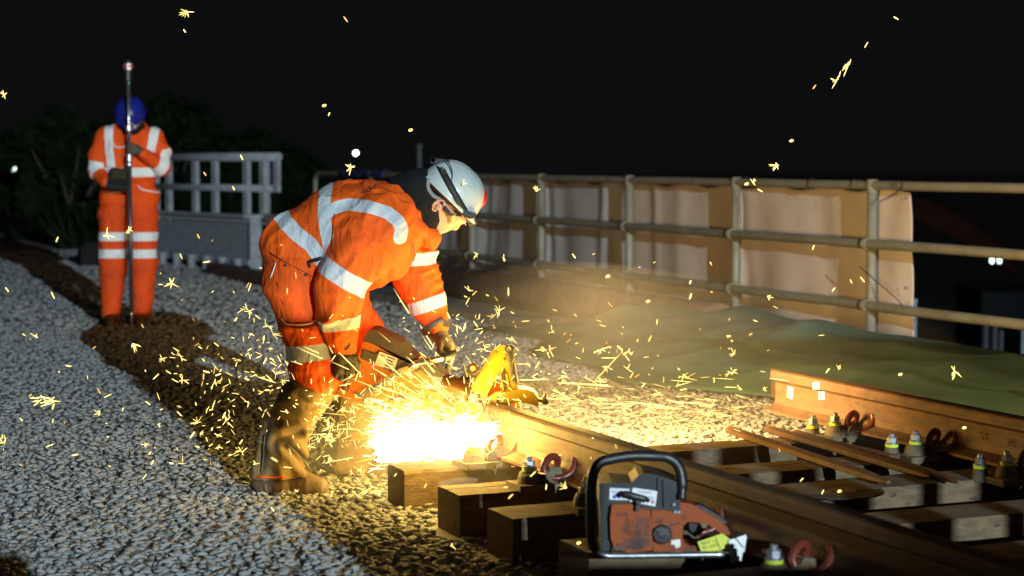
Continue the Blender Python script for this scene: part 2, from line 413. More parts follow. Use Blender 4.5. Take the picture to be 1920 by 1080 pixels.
# ---------------------------------------------------------------- pipe fence
FV = 7.45
FPOST = [2010, 1635, 1380, 1180, 1015, 885, 785, 697]
fence = thing('pipe_fence', vx(1635, FV), 'cream painted steel pipe fence with three rails running along the edge of the track', 'fence')
fp = [vx(p, FV) for p in FPOST] + [vx(592, FV)]
for i, p in enumerate(fp[:-1]):
    b = MB(); b.tube([p - ZX * .3, p + ZX * 1.085], .036, 16)
    for z in (1.115, .72, .29): b.tube([p + ZX * (z - .05) , p + ZX * (z + .05)], .041, 16)
    b.lathe(p - ZX * .02, ZX, [(.09, 0), (.09, .015), (.045, .016)], 16)
    b.build('post', M['cream'], fence)
a, e = fp[0] - UX * 1.2, fp[-1]
b = MB(); pth = [a + ZX * 1.125, e + ZX * 1.125 - UX * .15]
b.tube([a.lerp(e - UX * .2, i / 40) + ZX * (1.125 + .0015 * math.sin(i * 1.7)) for i in range(41)] + smooth_path([e - UX * .12 + ZX * 1.12, e - UX * .03 + ZX * 1.07, e + ZX * .95, e + ZX * .4, e - ZX * .3], 4), .032, 14)
b.build('rail', M['cream'], fence)
for z, r in ((.72, .034), (.29, .034)):
    b = MB(); off = -VX * .055
    b.tube([a.lerp(e, i / 40) + ZX * (z + .002 * math.sin(i * 1.3 + z * 9)) + off for i in range(41)], r, 14)
    b.build('rail', M['cream'], fence)
    for p in fp[:-1]:
        c = MB(); q = p + off + ZX * z
        c.tube([q - UX * .035, q + UX * .035], r + .005, 14); c.tube([q - UX * .042, q - UX * .036], r + .007, 14)
        c.build('clamp', M['cream'], fence)

# sheets hung along the back of the fence, each with its own folds
def sheet(p0, p1, seed, label, z0=-.12, top=1.10):
    A, B = vx(p0, FV + .07 + .006 * seed), vx(p1, FV + .07 + .006 * seed); L = (B - A).length; r = random.Random(seed)
    fo = [(r.uniform(0, 1), r.uniform(.04, .13), r.uniform(.012, .034) * r.choice((-1, 1)), r.uniform(-.16, .16)) for _ in range(int(3 + L * 2.2))]
    nx, nz = int(70 + 40 * L), 40; P = []
    for j in range(nz + 1):
        t = j / nz; row = []
        for i in range(nx + 1):
            s = i / nx; d = 0
            for c, w, h, sl in fo:
                q = (s - c - sl * (t - .5)) / w; d += h * math.exp(-q * q) * (.35 + .65 * t if h > 0 else .9 - .4 * t)
            d += .008 * math.sin(s * 17 + seed) * t + .02 * math.sin(math.pi * ((t * 3) % 1)) * .5
            d = max(-.03, d)
            zz = top - (top - z0) * t - .025 * (abs(math.sin(s * L * 4.2 + seed)) ** 3) * (1 - t) ** 6
            row.append(A.lerp(B, s) + VX * d + ZX * zz)
        P.append(row)
    b = MB(); b.grid(P); o = b.build('plastic_sheet', M['sheet'] if seed < 3 else M['sheet_coollit'])
    md = o.modifiers.new('thickness', 'SOLIDIFY'); md.thickness = .003
    loc = A.lerp(B, .5); center_on(o, loc)
    # brass eyelets punched along the hem
    for s, t in ((.985, .05), (.985, .55), (.02, .05)):
        e = MB(); q = A.lerp(B, s) + ZX * (top - (top - z0) * t) - VX * .034
        e.lathe(q, -VX, [(.006, 0), (.011, 0), (.012, .003), (.006, .004)], 14); e.build('eyelet', M['galv'], o)
    tag(o, label, 'tarpaulin', 'sheets tied along the pipe fence')
sheet(1387, 1712, 1, 'widest creased white sheet, hung at the right end where the fence stays open')
sheet(1183, 1394, 2, 'white sheet hung behind the fence bay just left of the rightmost sheet')
sheet(1017, 1190, 3, 'white sheet toned for cool floodlight alone, hung on the fence above the left end of the green netting')
sheet(885, 1024, 4, 'shaded white sheet on the fence just right of the white helmet')
sheet(780, 892, 5, 'narrow dim sheet on the fence beside the bending worker\'s hanging arm')
# tie wires
def wire(pts, label, r=.004):
    b = MB(); b.tube(smooth_path(pts, 6), r, 6); o = b.build('tie_wire', M['wire']); center_on(o, pts[0]); tag(o, label, 'wire', 'tie wires on the fence')
def fpt(px, py, dv=-.06):
    g = vx(px, FV + dv); return ay(px, py, g.y)
wire([fpt(1612, 500), fpt(1640, 525), fpt(1672, 552), fpt(1690, 570), fpt(1697, 590)], 'long loose wire bent away from the lowest rail beside the right post')
wire([fpt(1688, 338), fpt(1690, 350), fpt(1675, 364), fpt(1650, 378)], 'short wire end hanging from the top rail above the sheet\'s right edge')
for px, lab in ((1522, 'black tie looped round the top rail midway along the widest sheet'), (1602, 'black tie looped round the top rail close to the right post')):
    c = vx(px, FV) + ZX * 1.125
    wire([c + VX * .034 * math.cos(t) * -1 + ZX * .037 * math.sin(t) + UX * .012 * t / 3 for t in np.linspace(-2.2, 3.4, 10)], lab, .006)
wire([fpt(1394, 362, -.05), fpt(1397, 390, -.05), fpt(1396, 430, -.05), fpt(1398, 446, -.05)], 'dark tie hanging down the right side of the third post')

# ---------------------------------------------------------------- along the foot of the fence
b = MB(); n = 60
b.tube([uv(11.6 + i * .18, 6.62 + .012 * math.sin(i * .7), .13) for i in range(n)], .15, 20)
for u in (14.4, 16.2, 18.9): b.tube([uv(u, 6.62, .13), uv(u + .05, 6.62, .13)], .158, 20)
o = b.build('steel_pipe', M['pipe_dark']); center_on(o, uv(16, 6.62, 0)); tag(o, 'large dark rusty pipe lying along the foot of the fence', 'pipe')
b = MB()
for i in range(9): b.box(uv(11.9 + i * 1.0, 5.66, .02), (.07, .985, .10), TRACK, .008)
o = b.build('kerb', M['concrete']); center_on(o, uv(15, 5.66, 0)); tag(o, 'low pale kerb edging the track bed in front of the rusty pipe', 'kerb')
# green debris netting heaped along the fence foot
def net():
    def rdg(x): return (1 - abs(2 * (x % 1) - 1)) ** 2.6
    us = np.linspace(2.6, 13.2, 260); vs = np.linspace(5.15, 7.38, 70); P = []
    for u in us:
        r = []
        for v in vs:
            t = (v - 5.15) / 2.23; edge = 5.15 + .28 * math.sin(u * 1.1) + .10 * math.sin(u * 3.7 + 1)
            h = .04 + .05 * math.sin(min(1, t * 1.05) * math.pi * .62) ** 1.5
            bump = .11 * math.exp(-((u - 12.2) / .8) ** 2) + .08 * math.exp(-((u - 9.6) / 1.0) ** 2) + .03 * math.sin(u * 1.9)
            h += bump * math.sin(t * math.pi) ** 1.2 * (1.1 if t > .4 else .8)
            h += (.050 * rdg(u * .62 + .45 * t + .12 * math.sin(u * 1.9)) + .035 * rdg(u * 1.37 - .8 * t + .3) + .030 * rdg(t * 2.2 + .25 * math.sin(u * 1.4)) + .012 * math.sin(v * 7 + u * 2.5)) * math.sin(t * math.pi) ** .6
            s_ = min(1, max(0, (u - 5.5) / 3.5)); h *= .35 + .65 * s_ * s_ * (3 - 2 * s_)
            f = min(1, max(0, (13.2 - u) / 1.2)); f = f * f * (3 - 2 * f)
            vv = edge + (7.38 - edge) * t; 
            r.append(uv(u - (1 - f) * t * .3, vv, (h * f) * (min(1, t * 9) ** .6) + .03))
        P.append(r)
    b = MB(); b.grid(P); o = b.build('debris_netting', M['net']); md = o.modifiers.new('thickness', 'SOLIDIFY'); md.thickness = .004
    return center_on(o, uv(8, 6.2, 0))
tag(net(), 'rumpled green debris netting heaped along the foot of the fence', 'netting')

# ---------------------------------------------------------------- galvanised girder and handrail beyond the far worker
GV = 5.8
def lx(px, a, b):                                                   # point of the line a-b seen in column px
    s = (px - 960) / FPX; t = (s * a.y - a.x) / ((b.x - a.x) - s * (b.y - a.y)); return a.lerp(b, t)
def axes(a, b):
    d = (b - a).normalized(); n = d.cross(ZX); return d, n, Matrix(((n.x, d.x, 0), (n.y, d.y, 0), (0, 0, 1)))
g0 = vx(478, GV); g1 = Vector(((225 - 960) / FPX * 24.4, 24.4, 0)); GL = (g1 - g0).length
GU, GX, GR = axes(g0, g1)
gd = thing('parapet_girder', g0.lerp(g1, .5), 'grey speckled steel girder with bright top flange and a row of studs below', 'girder')
b = MB(); mid = g0.lerp(g1, .5)
b.box(mid + ZX * .36, (.05, GL, .56), GR, .006); b.build('web', M['grey_steel'], gd)
b = MB(); b.box(mid + ZX * .655, (.30, GL, .03), GR, .004); b.box(mid + ZX * .60 - GX * .03, (.08, GL, .05), GR, .006); b.build('flange', M['galv'], gd)
b = MB(); b.box(mid + ZX * .12 - GX * .04, (.10, GL, .06), GR, .006); b.build('flange', M['galv'], gd)
b = MB(); b.box(g0 + ZX * .33, (.14, .04, .62), GR, .005); b.build('end_plate', M['galv'], gd)
for i in range(9):
    q = g0.lerp(g1, (i + .6) / 9.3) - GX * .10
    b = MB(); b.lathe(q - ZX * .08, ZX, [(.075, 0), (.075, .02), (.05, .025), (.05, .20), (.065, .205), (.065, .24)], 14); b.build('stud', M['grey_steel'], gd)
hr = thing('handrail', vx(450, 6.05), 'galvanised flat post handrail standing above the grey girder', 'railing')
RV = 6.05
h0 = vx(524, RV); h1 = Vector(((236 - 960) / FPX * 23.9, 23.9, 0)); L = (h1 - h0).length; HU, HX, HR = axes(h0, h1)
b = MB(); b.tube([h0 + ZX * 1.335, h1 + ZX * 1.335], .05, 14); b.build('rail', M['galv'], hr)
b = MB(); b.tube([h0 + HU * .12 + ZX * .97, h1 + ZX * .97], .042, 12); b.build('rail', M['galv'], hr)
b = MB(); b.box(h0 + ZX * 1.145 + HU * .04, (.05, .08, .43), HR, .008); b.build('end_post', M['galv'], hr)
for px in (493, 462, 403, 366, 316, 292):
    p = lx(px, h0, h1); b = MB(); b.box(p + ZX * .93, (.02, .10, .74), HR, .004); b.box(p + ZX * .93 - HU * .05, (.06, .018, .74), HR, .004); b.build('post', M['galv'], hr)
p = lx(384, h0, h1) + HX * .9; b = MB(); b.box(p + ZX * .9, (.05, .12, .8), HR, .004); b.build('post', M['galv'], hr)
# cream hoop frame by the girder end
cf = thing('hoop_frame', vx(500, 5.9), 'cream pipe hoop frame with a grey panel at the near end of the girder', 'frame')
q0, q1 = vx(484, 5.95), vx(548, 5.95)
b = MB(); b.tube([q0 - ZX * .05] + smooth_path([q0 + ZX * .45, q0 + ZX * .57 , q0.lerp(q1, .12) + ZX * .63, q0.lerp(q1, .3) + ZX * .63], 4) + [q1 + ZX * .63, q1 + ZX * .60], .05, 12); b.build('hoop', M['cream'], cf)
b = MB(); b.box(q0.lerp(q1, .5) + ZX * .28 + VX * .12, (.02, (q1 - q0).length * .9, .62), TRACK, .004); b.build('panel', M['grey_steel'], cf)
# dark timber lying at the near end of the girder
b = MB(); b.box(vx(455, 5.3) + ZX * .06, (.22, 2.4, .14), TRACK, .015); o = b.build('timber_baulk', M['pipe_dark']); center_on(o, vx(455, 5.3)); tag(o, 'dark timber baulk lying on the ballast below the girder', 'timber')
kb = az(172, 500, 0); b = MB(); b.box(kb + ZX * .14, (.3, .22, .22), TRACK, .04); b.box(kb + ZX * .27, (.2, .12, .05), TRACK, .02)
o = b.build('kit_bag', M['dark']); center_on(o, kb); tag(o, 'dark kit bag left on the ballast behind the far worker\'s leg', 'bag')
# thin grey post and blue sheet above the fence
pp = vx(786, 8.3); b = MB(); b.box(pp + ZX * .28, (.055, .055, 2.4), TRACK, .008); b.box(pp + ZX * 1.49, (.07, .07, .02), TRACK, .005)
o = b.build('marker_post', M['dull']); center_on(o, pp); tag(o, 'plain grey post rising above the fence left of the white helmet', 'post')
A, B = vx(640, FV), vx(724, FV); P = []
for j in range(13):
    t = -1.2 + j * .2; P.append([A.lerp(B, i / 24) + VX * (.045 * math.sin(t)) + ZX * (1.125 + .05 * math.cos(t) - max(0, abs(t) - .9) * .2 + .012 * math.sin(i * 1.1)) for i in range(25)])
b = MB(); b.grid(P); o = b.build('blue_sheet', M['blue_sheet']); o.modifiers.new('thickness', 'SOLIDIFY').thickness = .003; center_on(o, A); tag(o, 'dark blue sheet folded over the top rail behind the bending worker\'s back', 'tarpaulin')

# ---------------------------------------------------------------- bushes
def bush(px, py_top, Y, w, label, base=-.2, seed=0, n=3200, leaf=.13, name='bush'):
    r = np.random.default_rng(seed); top = ay(px, py_top, Y); base_p = Vector((top.x, Y, base)); H = top.z - base
    t = thing(name, base_p, label, 'bush' if name == 'bush' else 'tree', 'dark bushes beyond the track')
    b = MB(); tips = []
    for k in range(7):
        a = k * .9 + r.uniform(0, .5); end = base_p + Vector((math.cos(a) * w * r.uniform(.15, .4), math.sin(a) * w * r.uniform(.1, .3), H * r.uniform(.55, .9)))
        mdp = base_p.lerp(end, .5) + Vector((r.uniform(-.15, .15), 0, .1)); b.tube([base_p, mdp, end], [.07, .04, .012], 6); tips.append(end)
    b.build('trunk', M['bark'], t)
    cl = []
    for k in range(26):
        th = r.uniform(0, 2 * math.pi); rr = w * .5 * math.sqrt(r.random()); zz = r.random() ** .8
        rr *= math.sqrt(max(.05, 1 - (zz - .35) ** 2 * 1.9)); cl.append((base_p.x + rr * math.cos(th), base_p.y + rr * math.sin(th) * .7, base + H * (.03 + .9 * zz), r.uniform(.18, .36) * min(w, H) * .5))
    cl.append((base_p.x, base_p.y, base + H * .9, .18 * w))
    cl = np.array(cl); k = r.integers(0, len(cl), n); d = r.normal(size=(n, 3)); d /= np.linalg.norm(d, axis=1)[:, None]
    c = cl[k, :3] + d * (cl[k, 3] * r.random(n) ** .45)[:, None]
    ax = r.normal(size=(n, 3)); ax /= np.linalg.norm(ax, axis=1)[:, None]; bx = np.cross(ax, d + r.normal(size=(n, 3)) * .5); bx /= np.linalg.norm(bx, axis=1)[:, None]
    s = (leaf * r.uniform(.6, 1.3, n))[:, None]
    V = np.stack([c - ax * s, c + bx * s * .45, c + ax * s, c - bx * s * .45], 1).reshape(-1, 3)
    np_mesh('crown', V, np.arange(4 * n).reshape(-1, 4), M['leaf'], t)
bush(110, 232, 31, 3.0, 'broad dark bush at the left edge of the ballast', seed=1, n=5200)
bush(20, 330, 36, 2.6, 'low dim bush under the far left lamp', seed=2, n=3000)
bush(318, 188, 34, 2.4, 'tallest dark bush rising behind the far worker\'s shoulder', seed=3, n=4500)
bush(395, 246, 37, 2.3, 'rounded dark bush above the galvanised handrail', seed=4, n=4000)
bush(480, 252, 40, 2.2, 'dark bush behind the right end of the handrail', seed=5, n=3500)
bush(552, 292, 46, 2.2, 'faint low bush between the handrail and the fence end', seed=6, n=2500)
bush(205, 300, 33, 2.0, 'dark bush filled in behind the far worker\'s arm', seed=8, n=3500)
# grassy undergrowth on the bank
def undergrowth():
    n = 16000; r = np.random.default_rng(77)
    px = r.uniform(-80, 600, n); Y = 27 + r.random(n) * 9 + np.clip((130 - px) / 130, 0, 1) * 6 + np.clip((px - 250) / 350, 0, 1) * 12
    x = (px - 960) / FPX * Y; h = r.uniform(.25, .75, n); z = np.full(n, -.06)
    a = r.uniform(0, math.pi, n); dx = np.stack([np.cos(a), np.sin(a), 0 * a], 1) * .03; p = np.stack([x, Y, z], 1)
    tip = p + np.stack([r.normal(0, .16, n), r.normal(0, .16, n), h], 1); m = p * .45 + tip * .55 + np.stack([0 * h, 0 * h, h * .12], 1)
    V = np.stack([p - dx, p + dx, m + dx * .8, tip], 1).reshape(-1, 3)
    return np_mesh('undergrowth', V, np.arange(4 * n).reshape(-1, 4), M['leaf'])
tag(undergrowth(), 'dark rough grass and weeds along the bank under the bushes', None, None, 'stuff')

# ---------------------------------------------------------------- far lamps and the yard beyond the fence
def far_lamp(px, py, Y, r, m, label, zb=-1):
    p = ay(px, py, Y); t = thing('site_lamp', (p.x, p.y, zb), label, 'lamp')
    b = MB(); b.tube([(p.x, p.y + .3, zb), (p.x, p.y + .3, p.z - .05), (p.x, p.y + .1, p.z + r + .05)], .05, 8); b.build('pole', M['dark'], t)
    b = MB(); b.lathe((p.x, p.y + .1, p.z), (0, -1, 0), [(r * .4, -.12), (r * 1.05, 0), (r * 1.05, .06)], 18); b.build('hood', M['dark'], t)
    b = MB(); b.lathe((p.x, p.y - .0, p.z), (0, -1, 0), [(r, 0), (r * .9, r * .3), (r * .5, r * .5), (.01, r * .55)], 18); b.build('lens', m, t)
far_lamp(667, 287, 90, .085, M['lampwhite'], 'small bright round lamp far beyond the fence above the bending worker\'s back')
far_lamp(25, 316, 80, .10, M['lampcool'], 'small cool lamp far off at the left edge among the bushes')
dg = thing('digger', ay(1800, 560, 34).xy.to_3d() + Vector((0, 0, -3.2)), 'unlit digger with a faint red boom and two work lamps beyond the fence', 'digger')
b = MB(); bo = [ay(1700, 365, 34), ay(1760, 385, 34), ay(1830, 425, 34), ay(1895, 480, 34), ay(1910, 520, 34), ay(1870, 490, 34), ay(1810, 455, 34), ay(1745, 425, 34), ay(1690, 400, 34)]
b.prism(bo, (0, .35, 0), .03); b.build('boom', M['rustred'], dg)
b = MB(); b.tube([ay(1695, 385, 33.9), ay(1690, 500, 33.9), ay(1700, 620, 33.9)], [.16, .14, .1], 8); b.build('arm', M['rustred'], dg)
b = MB(); b.box(ay(1880, 600, 34.6) + Vector((.6, .6, -.2)), (2.2, 2.0, 1.5), None, .1); b.box(ay(1880, 600, 34.6) + Vector((.6, .6, -1.6)), (2.6, 2.6, .7), None, .25); b.build('body', M['dark'], dg)
for px in (1860, 1874):
    p = ay(px, 488, 33.7); f = MB(); f.box(p + Vector((0, .06, 0)), (.10, .10, .14), None, .02); lo = f.build('work_lamp', M['dark'], dg)
    f = MB(); f.box(p, (.055, .02, .10), None, .009); f.build('lens', M['lampcool'], lo)
for i, (px, y0, y1) in enumerate(((1847, 640, 705), (1864, 640, 705), (1876, 650, 705))):
    p = ay(px, 700, 17); b = MB(); b.tube([(p.x, p.y, -1.6), (p.x, p.y, ay(px, y0 - 30, 17).z)], .024, 10); b.lathe((p.x, p.y, -1.6), ZX, [(.07, 0), (.07, .01)], 12)
    o = b.build('scaffold_pole', M['dull']); center_on(o, (p.x, p.y, -1.6)); tag(o, ('leftmost', 'middle', 'rightmost')[i] + ' of three thin grey poles standing below the fence at the right edge', 'pole', 'poles beyond the fence')
p = ay(1925, 655, 17); b = MB(); b.box(p + Vector((.2, .3, 0)), (.5, .6, .36), None, .02); b.box(p + Vector((.2, .3, -.9)), (.4, .5, 1.5), None, .01); b.box(p + Vector((.2, .3, .19)), (.54, .64, .03), None, .008)
o = b.build('electrical_cabinet', M['tealpanel']); center_on(o, (p.x + .2, p.y + .3, -1.5)); tag(o, 'pale cabinet just showing at the right edge beyond the fence', 'cabinet')
p = vx(1716, FV + .5); b = MB(); b.tube([p - ZX * 1.2, p + ZX * .28], .03, 10); b.lathe(p + ZX * .28, ZX, [(.036, 0), (.036, .02), (.02, .03)], 12); o = b.build('scaffold_pole', M['grey_steel']); center_on(o, p); tag(o, 'short grey pole just outside the right edge of the widest sheet', 'pole', 'poles beyond the fence')

# ---------------------------------------------------------------- lighting tower plus a trailer and board added as shade blockers behind the camera (all out of the picture; they make its light and its shade)
lt = thing('lighting_tower', (LAMP.x, LAMP.y, 0), 'mobile lighting tower with one floodlight behind the camera', 'lighting tower')
b = MB(); b.tube([(LAMP.x, LAMP.y - .5, .6), (LAMP.x, LAMP.y - .5, LAMP.z + .3)], .06, 12); b.build('mast', M['galv'], lt)
b = MB(); b.box((LAMP.x, LAMP.y - .6, .55), (1.3, 1.8, .9), None, .06); b.build('generator', M['dark'], lt)
b = MB(); b.box((LAMP.x, LAMP.y - .25, LAMP.z), (.6, .14, .45), None, .03); b.build('lamp_head', M['dark'], lt)
for sx in (-.7, .7):
    b = MB(); b.tube([(LAMP.x + sx, LAMP.y - .75, .32), (LAMP.x + sx * 1.2, LAMP.y - .75, .32)], .32, 20); b.build('wheel', M['dark'], lt)
tr = thing('shade_trailer', (3.4, -2.2, 0), 'added unseen rail trailer behind the camera, its boards shaped to cast shade', 'trailer')
b = MB(); b.box((5.0, -2.2, .95), (5.2, 1.6, .18), None, .02); b.build('bed', M['dark'], tr)
for x0, x1, z0, z1 in ((2.36, 2.72, 1.05, 2.35), (2.73, 3.10, 1.05, 1.725), (3.11, 3.36, 1.05, 2.35), (3.37, 4.40, 1.05, 1.58), (4.41, 7.6, 1.05, 2.50)):  # added boards, heights shaped to shade the foreground and leave lit gaps
    b = MB(); b.box(((x0 + x1) / 2, -2.2, (z0 + z1) / 2), (x1 - x0, .06, z1 - z0), None, .01); b.build('shade_board', M['pipe_dark'], tr)
b = MB(); b.box((3.41, -2.27, 2.22), (1.96, .05, .27), None, .01); b.build('shade_top_board', M['pipe_dark'], tr)
for x_, w_ in ((3.44, .06), (3.61, .11), (3.84, .05), (4.05, .13), (4.29, .07)):  # slats added to break the light on the right sleepers into blocks
    b = MB(); b.box((x_, -2.2, 1.82), (w_, .05, .50), None, .006); b.build('shade_stake', M['dark'], tr)
for x in (2.7, 3.6, 5.4, 6.6):
    b = MB(); b.tube([(x, -3.0, .42), (x, -2.85, .42)], .42, 24); b.build('wheel', M['dark'], tr)
    b = MB(); b.tube([(x, -1.55, .42), (x, -1.4, .42)], .42, 24); b.build('wheel', M['dark'], tr)

ec_ = thing('shade_screen', (1.40, -2.2, 0), 'added unseen board on legs behind the camera, shading the bottom left corner', 'board')
b = MB(); b.box((1.40, -2.2, 1.15), (.44, .03, 1.2), None, .01); b.build('panel', M['dark'], ec_)  # board added to throw shade on the near left ballast
for x in (1.22, 1.58): b = MB(); b.box((x, -2.24, .8), (.05, .05, 1.6), None, .006); b.build('leg', M['galv'], ec_)
# ================================================================ TRACK
M['wood'] = mat('sleeper_timber', (.165, .112, .058), .85, col2=(.105, .07, .037), scale=5, bump=.35, bscale=14, stretch=(1, 9, 9), col3=(.06, .04, .025), s3=4, lo3=.62, hi3=.72)
M['rail'] = mat('rusty_rail_steel', (.155, .078, .034), .62, .2, col2=(.10, .055, .03), scale=11, lo=.38, hi=.66, bump=.14, bscale=120, stretch=(2.5, .8, 2.5), col3=(.085, .055, .035), s3=9, lo3=.55, hi3=.66)
M['rail_worn'] = mat('rail_running_face', (.11, .07, .042), .55, .4, col2=(.07, .05, .034), scale=9, bump=.12, bscale=80, stretch=(3, .6, 3))
M['cast'] = mat('base_casting', (.15, .115, .06), .7, col2=(.09, .07, .045), scale=22, bump=.35, bscale=80)
M['clipred'] = mat('red_oxide_clip', (.20, .038, .022), .32, .1, col2=(.14, .03, .02), scale=30, bump=.1, bscale=90)
M['zinc'] = mat('zinc_bolt', (.55, .58, .62), .3, .8, col2=(.4, .43, .47), scale=40)
M['lime'] = mat('yellow_washer', (.62, .75, .03), .45)
M['paper'] = mat('paper_label', (.74, .72, .66), .6, col2=(.62, .60, .54), scale=20)
M['ink'] = mat('ink', (.02, .02, .025), .6)
M['abrasive'] = mat('abrasive_disc', (.035, .03, .028), .85, bump=.4, bscale=200)
M['disclabel'] = mat('disc_label', (.28, .12, .09), .6)

order = ['furthest sleeper, brightly lit beside the spark jet', 'second sleeper from the spark jet, split by a long crack along its top',
         'third sleeper from the spark jet, in shade below the first rail', 'sleeper carrying the chainsaw, its end grain stamped with faint marks',
         'sleeper just in front of the chainsaw at the bottom edge', 'nearest sleeper, mostly below the bottom right corner']
for k, u in enumerate(SLP):
    w = .215 if k else .185; c = uv(u, 3.82, .01); r = random.Random(k)
    b = MB(); Lh = 1.47; yaw = r.uniform(-.006, .006); R = TRACK @ Matrix.Rotation(yaw, 3, 'Z')
    nx = 40; prof = [(-w / 2, -.125), (w / 2, -.125), (w / 2, .128), (w / 2 - .006, .139), (w * .1, .141), (w * .1 - .002, .137 if k == 1 else .141), (w * .1 - .006, .1405), (-w / 2 + .007, .139), (-w / 2, .127)]
    P = []
    for i in range(nx + 1):
        x = -Lh + 2 * Lh * i / nx; s = Vector((r.uniform(-.0015, .0015), r.uniform(-.0015, .0015), r.uniform(-.001, .001)))
        P.append([c + R @ (Vector((x, q[0], q[1])) + s) for q in prof])
    b.grid(P, close_v=True)
    for row in (P[0], P[-1]): b.bm.faces.new([b.bm.verts.new(p) for p in row])
    for f in b.bm.faces: f.smooth = False
    o = b.build('sleeper', M['wood']); center_on(o, uv(u, 3.82, -.115)); tag(o, order[k], 'sleeper', 'timber sleepers under the two rails')
    if k == 3:                                                       # faint figures stamped in the end grain
        for i, ch in enumerate('7160'):
            t = text('end_stamp', ch, .06, M['cast'], o, frame(uv(u + .06 - i * .04, 2.3455, .05), -UX, ZX), .0008, local=True); t.data.transform(Matrix.Translation(-Vector(o.location)))

# flat bottom rail section (x across, z up from the foot)
RP = [(-.075, 0), (.075, 0), (.075, .011), (.045, .019), (.016, .032), (.0095, .055), (.0085, .095), (.0105, .128), (.020, .137), (.036, .143), (.0365, .172), (.033, .180), (.022, .1845), (0, .186),
      (-.022, .1845), (-.033, .180), (-.0365, .172), (-.036, .143), (-.020, .137), (-.0105, .128), (-.0085, .095), (-.0095, .055), (-.016, .032), (-.045, .019), (-.075, .011)]
def rail(u0, u1, v, z, label, roll=0, base=None):
    n = max(2, int(abs(u1 - u0) / .25)); b = MB(); P = []
    cr, sr = math.cos(roll), math.sin(roll)
    for i in range(n + 1):
        u = u0 + (u1 - u0) * i / n
        P.append([uv(u, v + x * cr - zz * sr, z + x * sr + zz * cr) for x, zz in RP])
    b.grid(P, close_v=True)
    for f in b.bm.faces: f.smooth = False
    for row in (P[0], P[-1]): b.bm.faces.new([b.bm.verts.new(p) for p in row])
    for f in b.bm.faces:                                             # worn running surface on the head
        q = f.calc_center_median(); zz = (q.z - z) 
        if roll == 0 and zz > .1835: f.material_index = 1
    o = b.build('rail', [M['rail'], M['rail_worn']]); center_on(o, uv((u0 + u1) / 2, v, z)); tag(o, label, 'rail', None); return o
ZR = .172
V1, V2 = 2.80, 4.42
r1 = rail(6.83, 1.2, V1, ZR, 'rusty rail being cut, running from the spark jet towards the bottom right corner')
r2 = rail(7.22, 1.5, V2, ZR, 'rusty rail lying at the right with a small white label near its square cut end')
r3 = rail(8.0, 6.95, 4.86, .19, 'short dark rail offcut lying on its side against the green netting', roll=-math.pi / 2 + .05)
# railhead details: rolled lettering, labels
def on_rail(o, name, body, u, v, z, s, m): 
    t = text(name, body, s, m, o, frame(uv(u, v - .0100, z), -UX, ZX), .0012, local=True); t.data.transform(Matrix.Translation(-Vector(o.location))); return t
on_rail(r2, 'rolled_lettering', '58', 5.72, V2, ZR + .085, .05, M['rail'])
on_rail(r2, 'rolled_lettering', 'NR 60', 5.52, V2, ZR + .083, .045, M['rail'])
def label_on(o, u, v, z, w, h, lean, roll):
    b = MB(); R = TRACK @ Matrix.Rotation(lean, 3, 'Y') @ Matrix.Rotation(roll, 3, 'X')
    b.box(uv(u, v, z), (.0012, w, h), R); l = b.build('paper_label', M['paper'], o)
    for i in range(6):
        k = MB(); k.box(uv(u, v, z) + R @ Vector((-.0012, (i - 2.5) * w * .12, h * .15)), (.0012, w * (.03 if i % 2 else .05), h * .26), R); k.build('barcode_bar', M['ink'], l)
    k = MB(); k.box(uv(u, v, z) + R @ Vector((-.0012, 0, -h * .25)), (.0012, w * .7, h * .08), R); k.build('print_line', M['ink'], l)
label_on(r2, 7.09, V2 - .0125, ZR + .095, .048, .05, 0, .1)
label_on(r2, 6.84, V2 - .0385, ZR + .155, .055, .03, 0, -.12)
label_on(r2, 6.835, V2 - .0125, ZR + .112, .05, .035, 0, -.1)

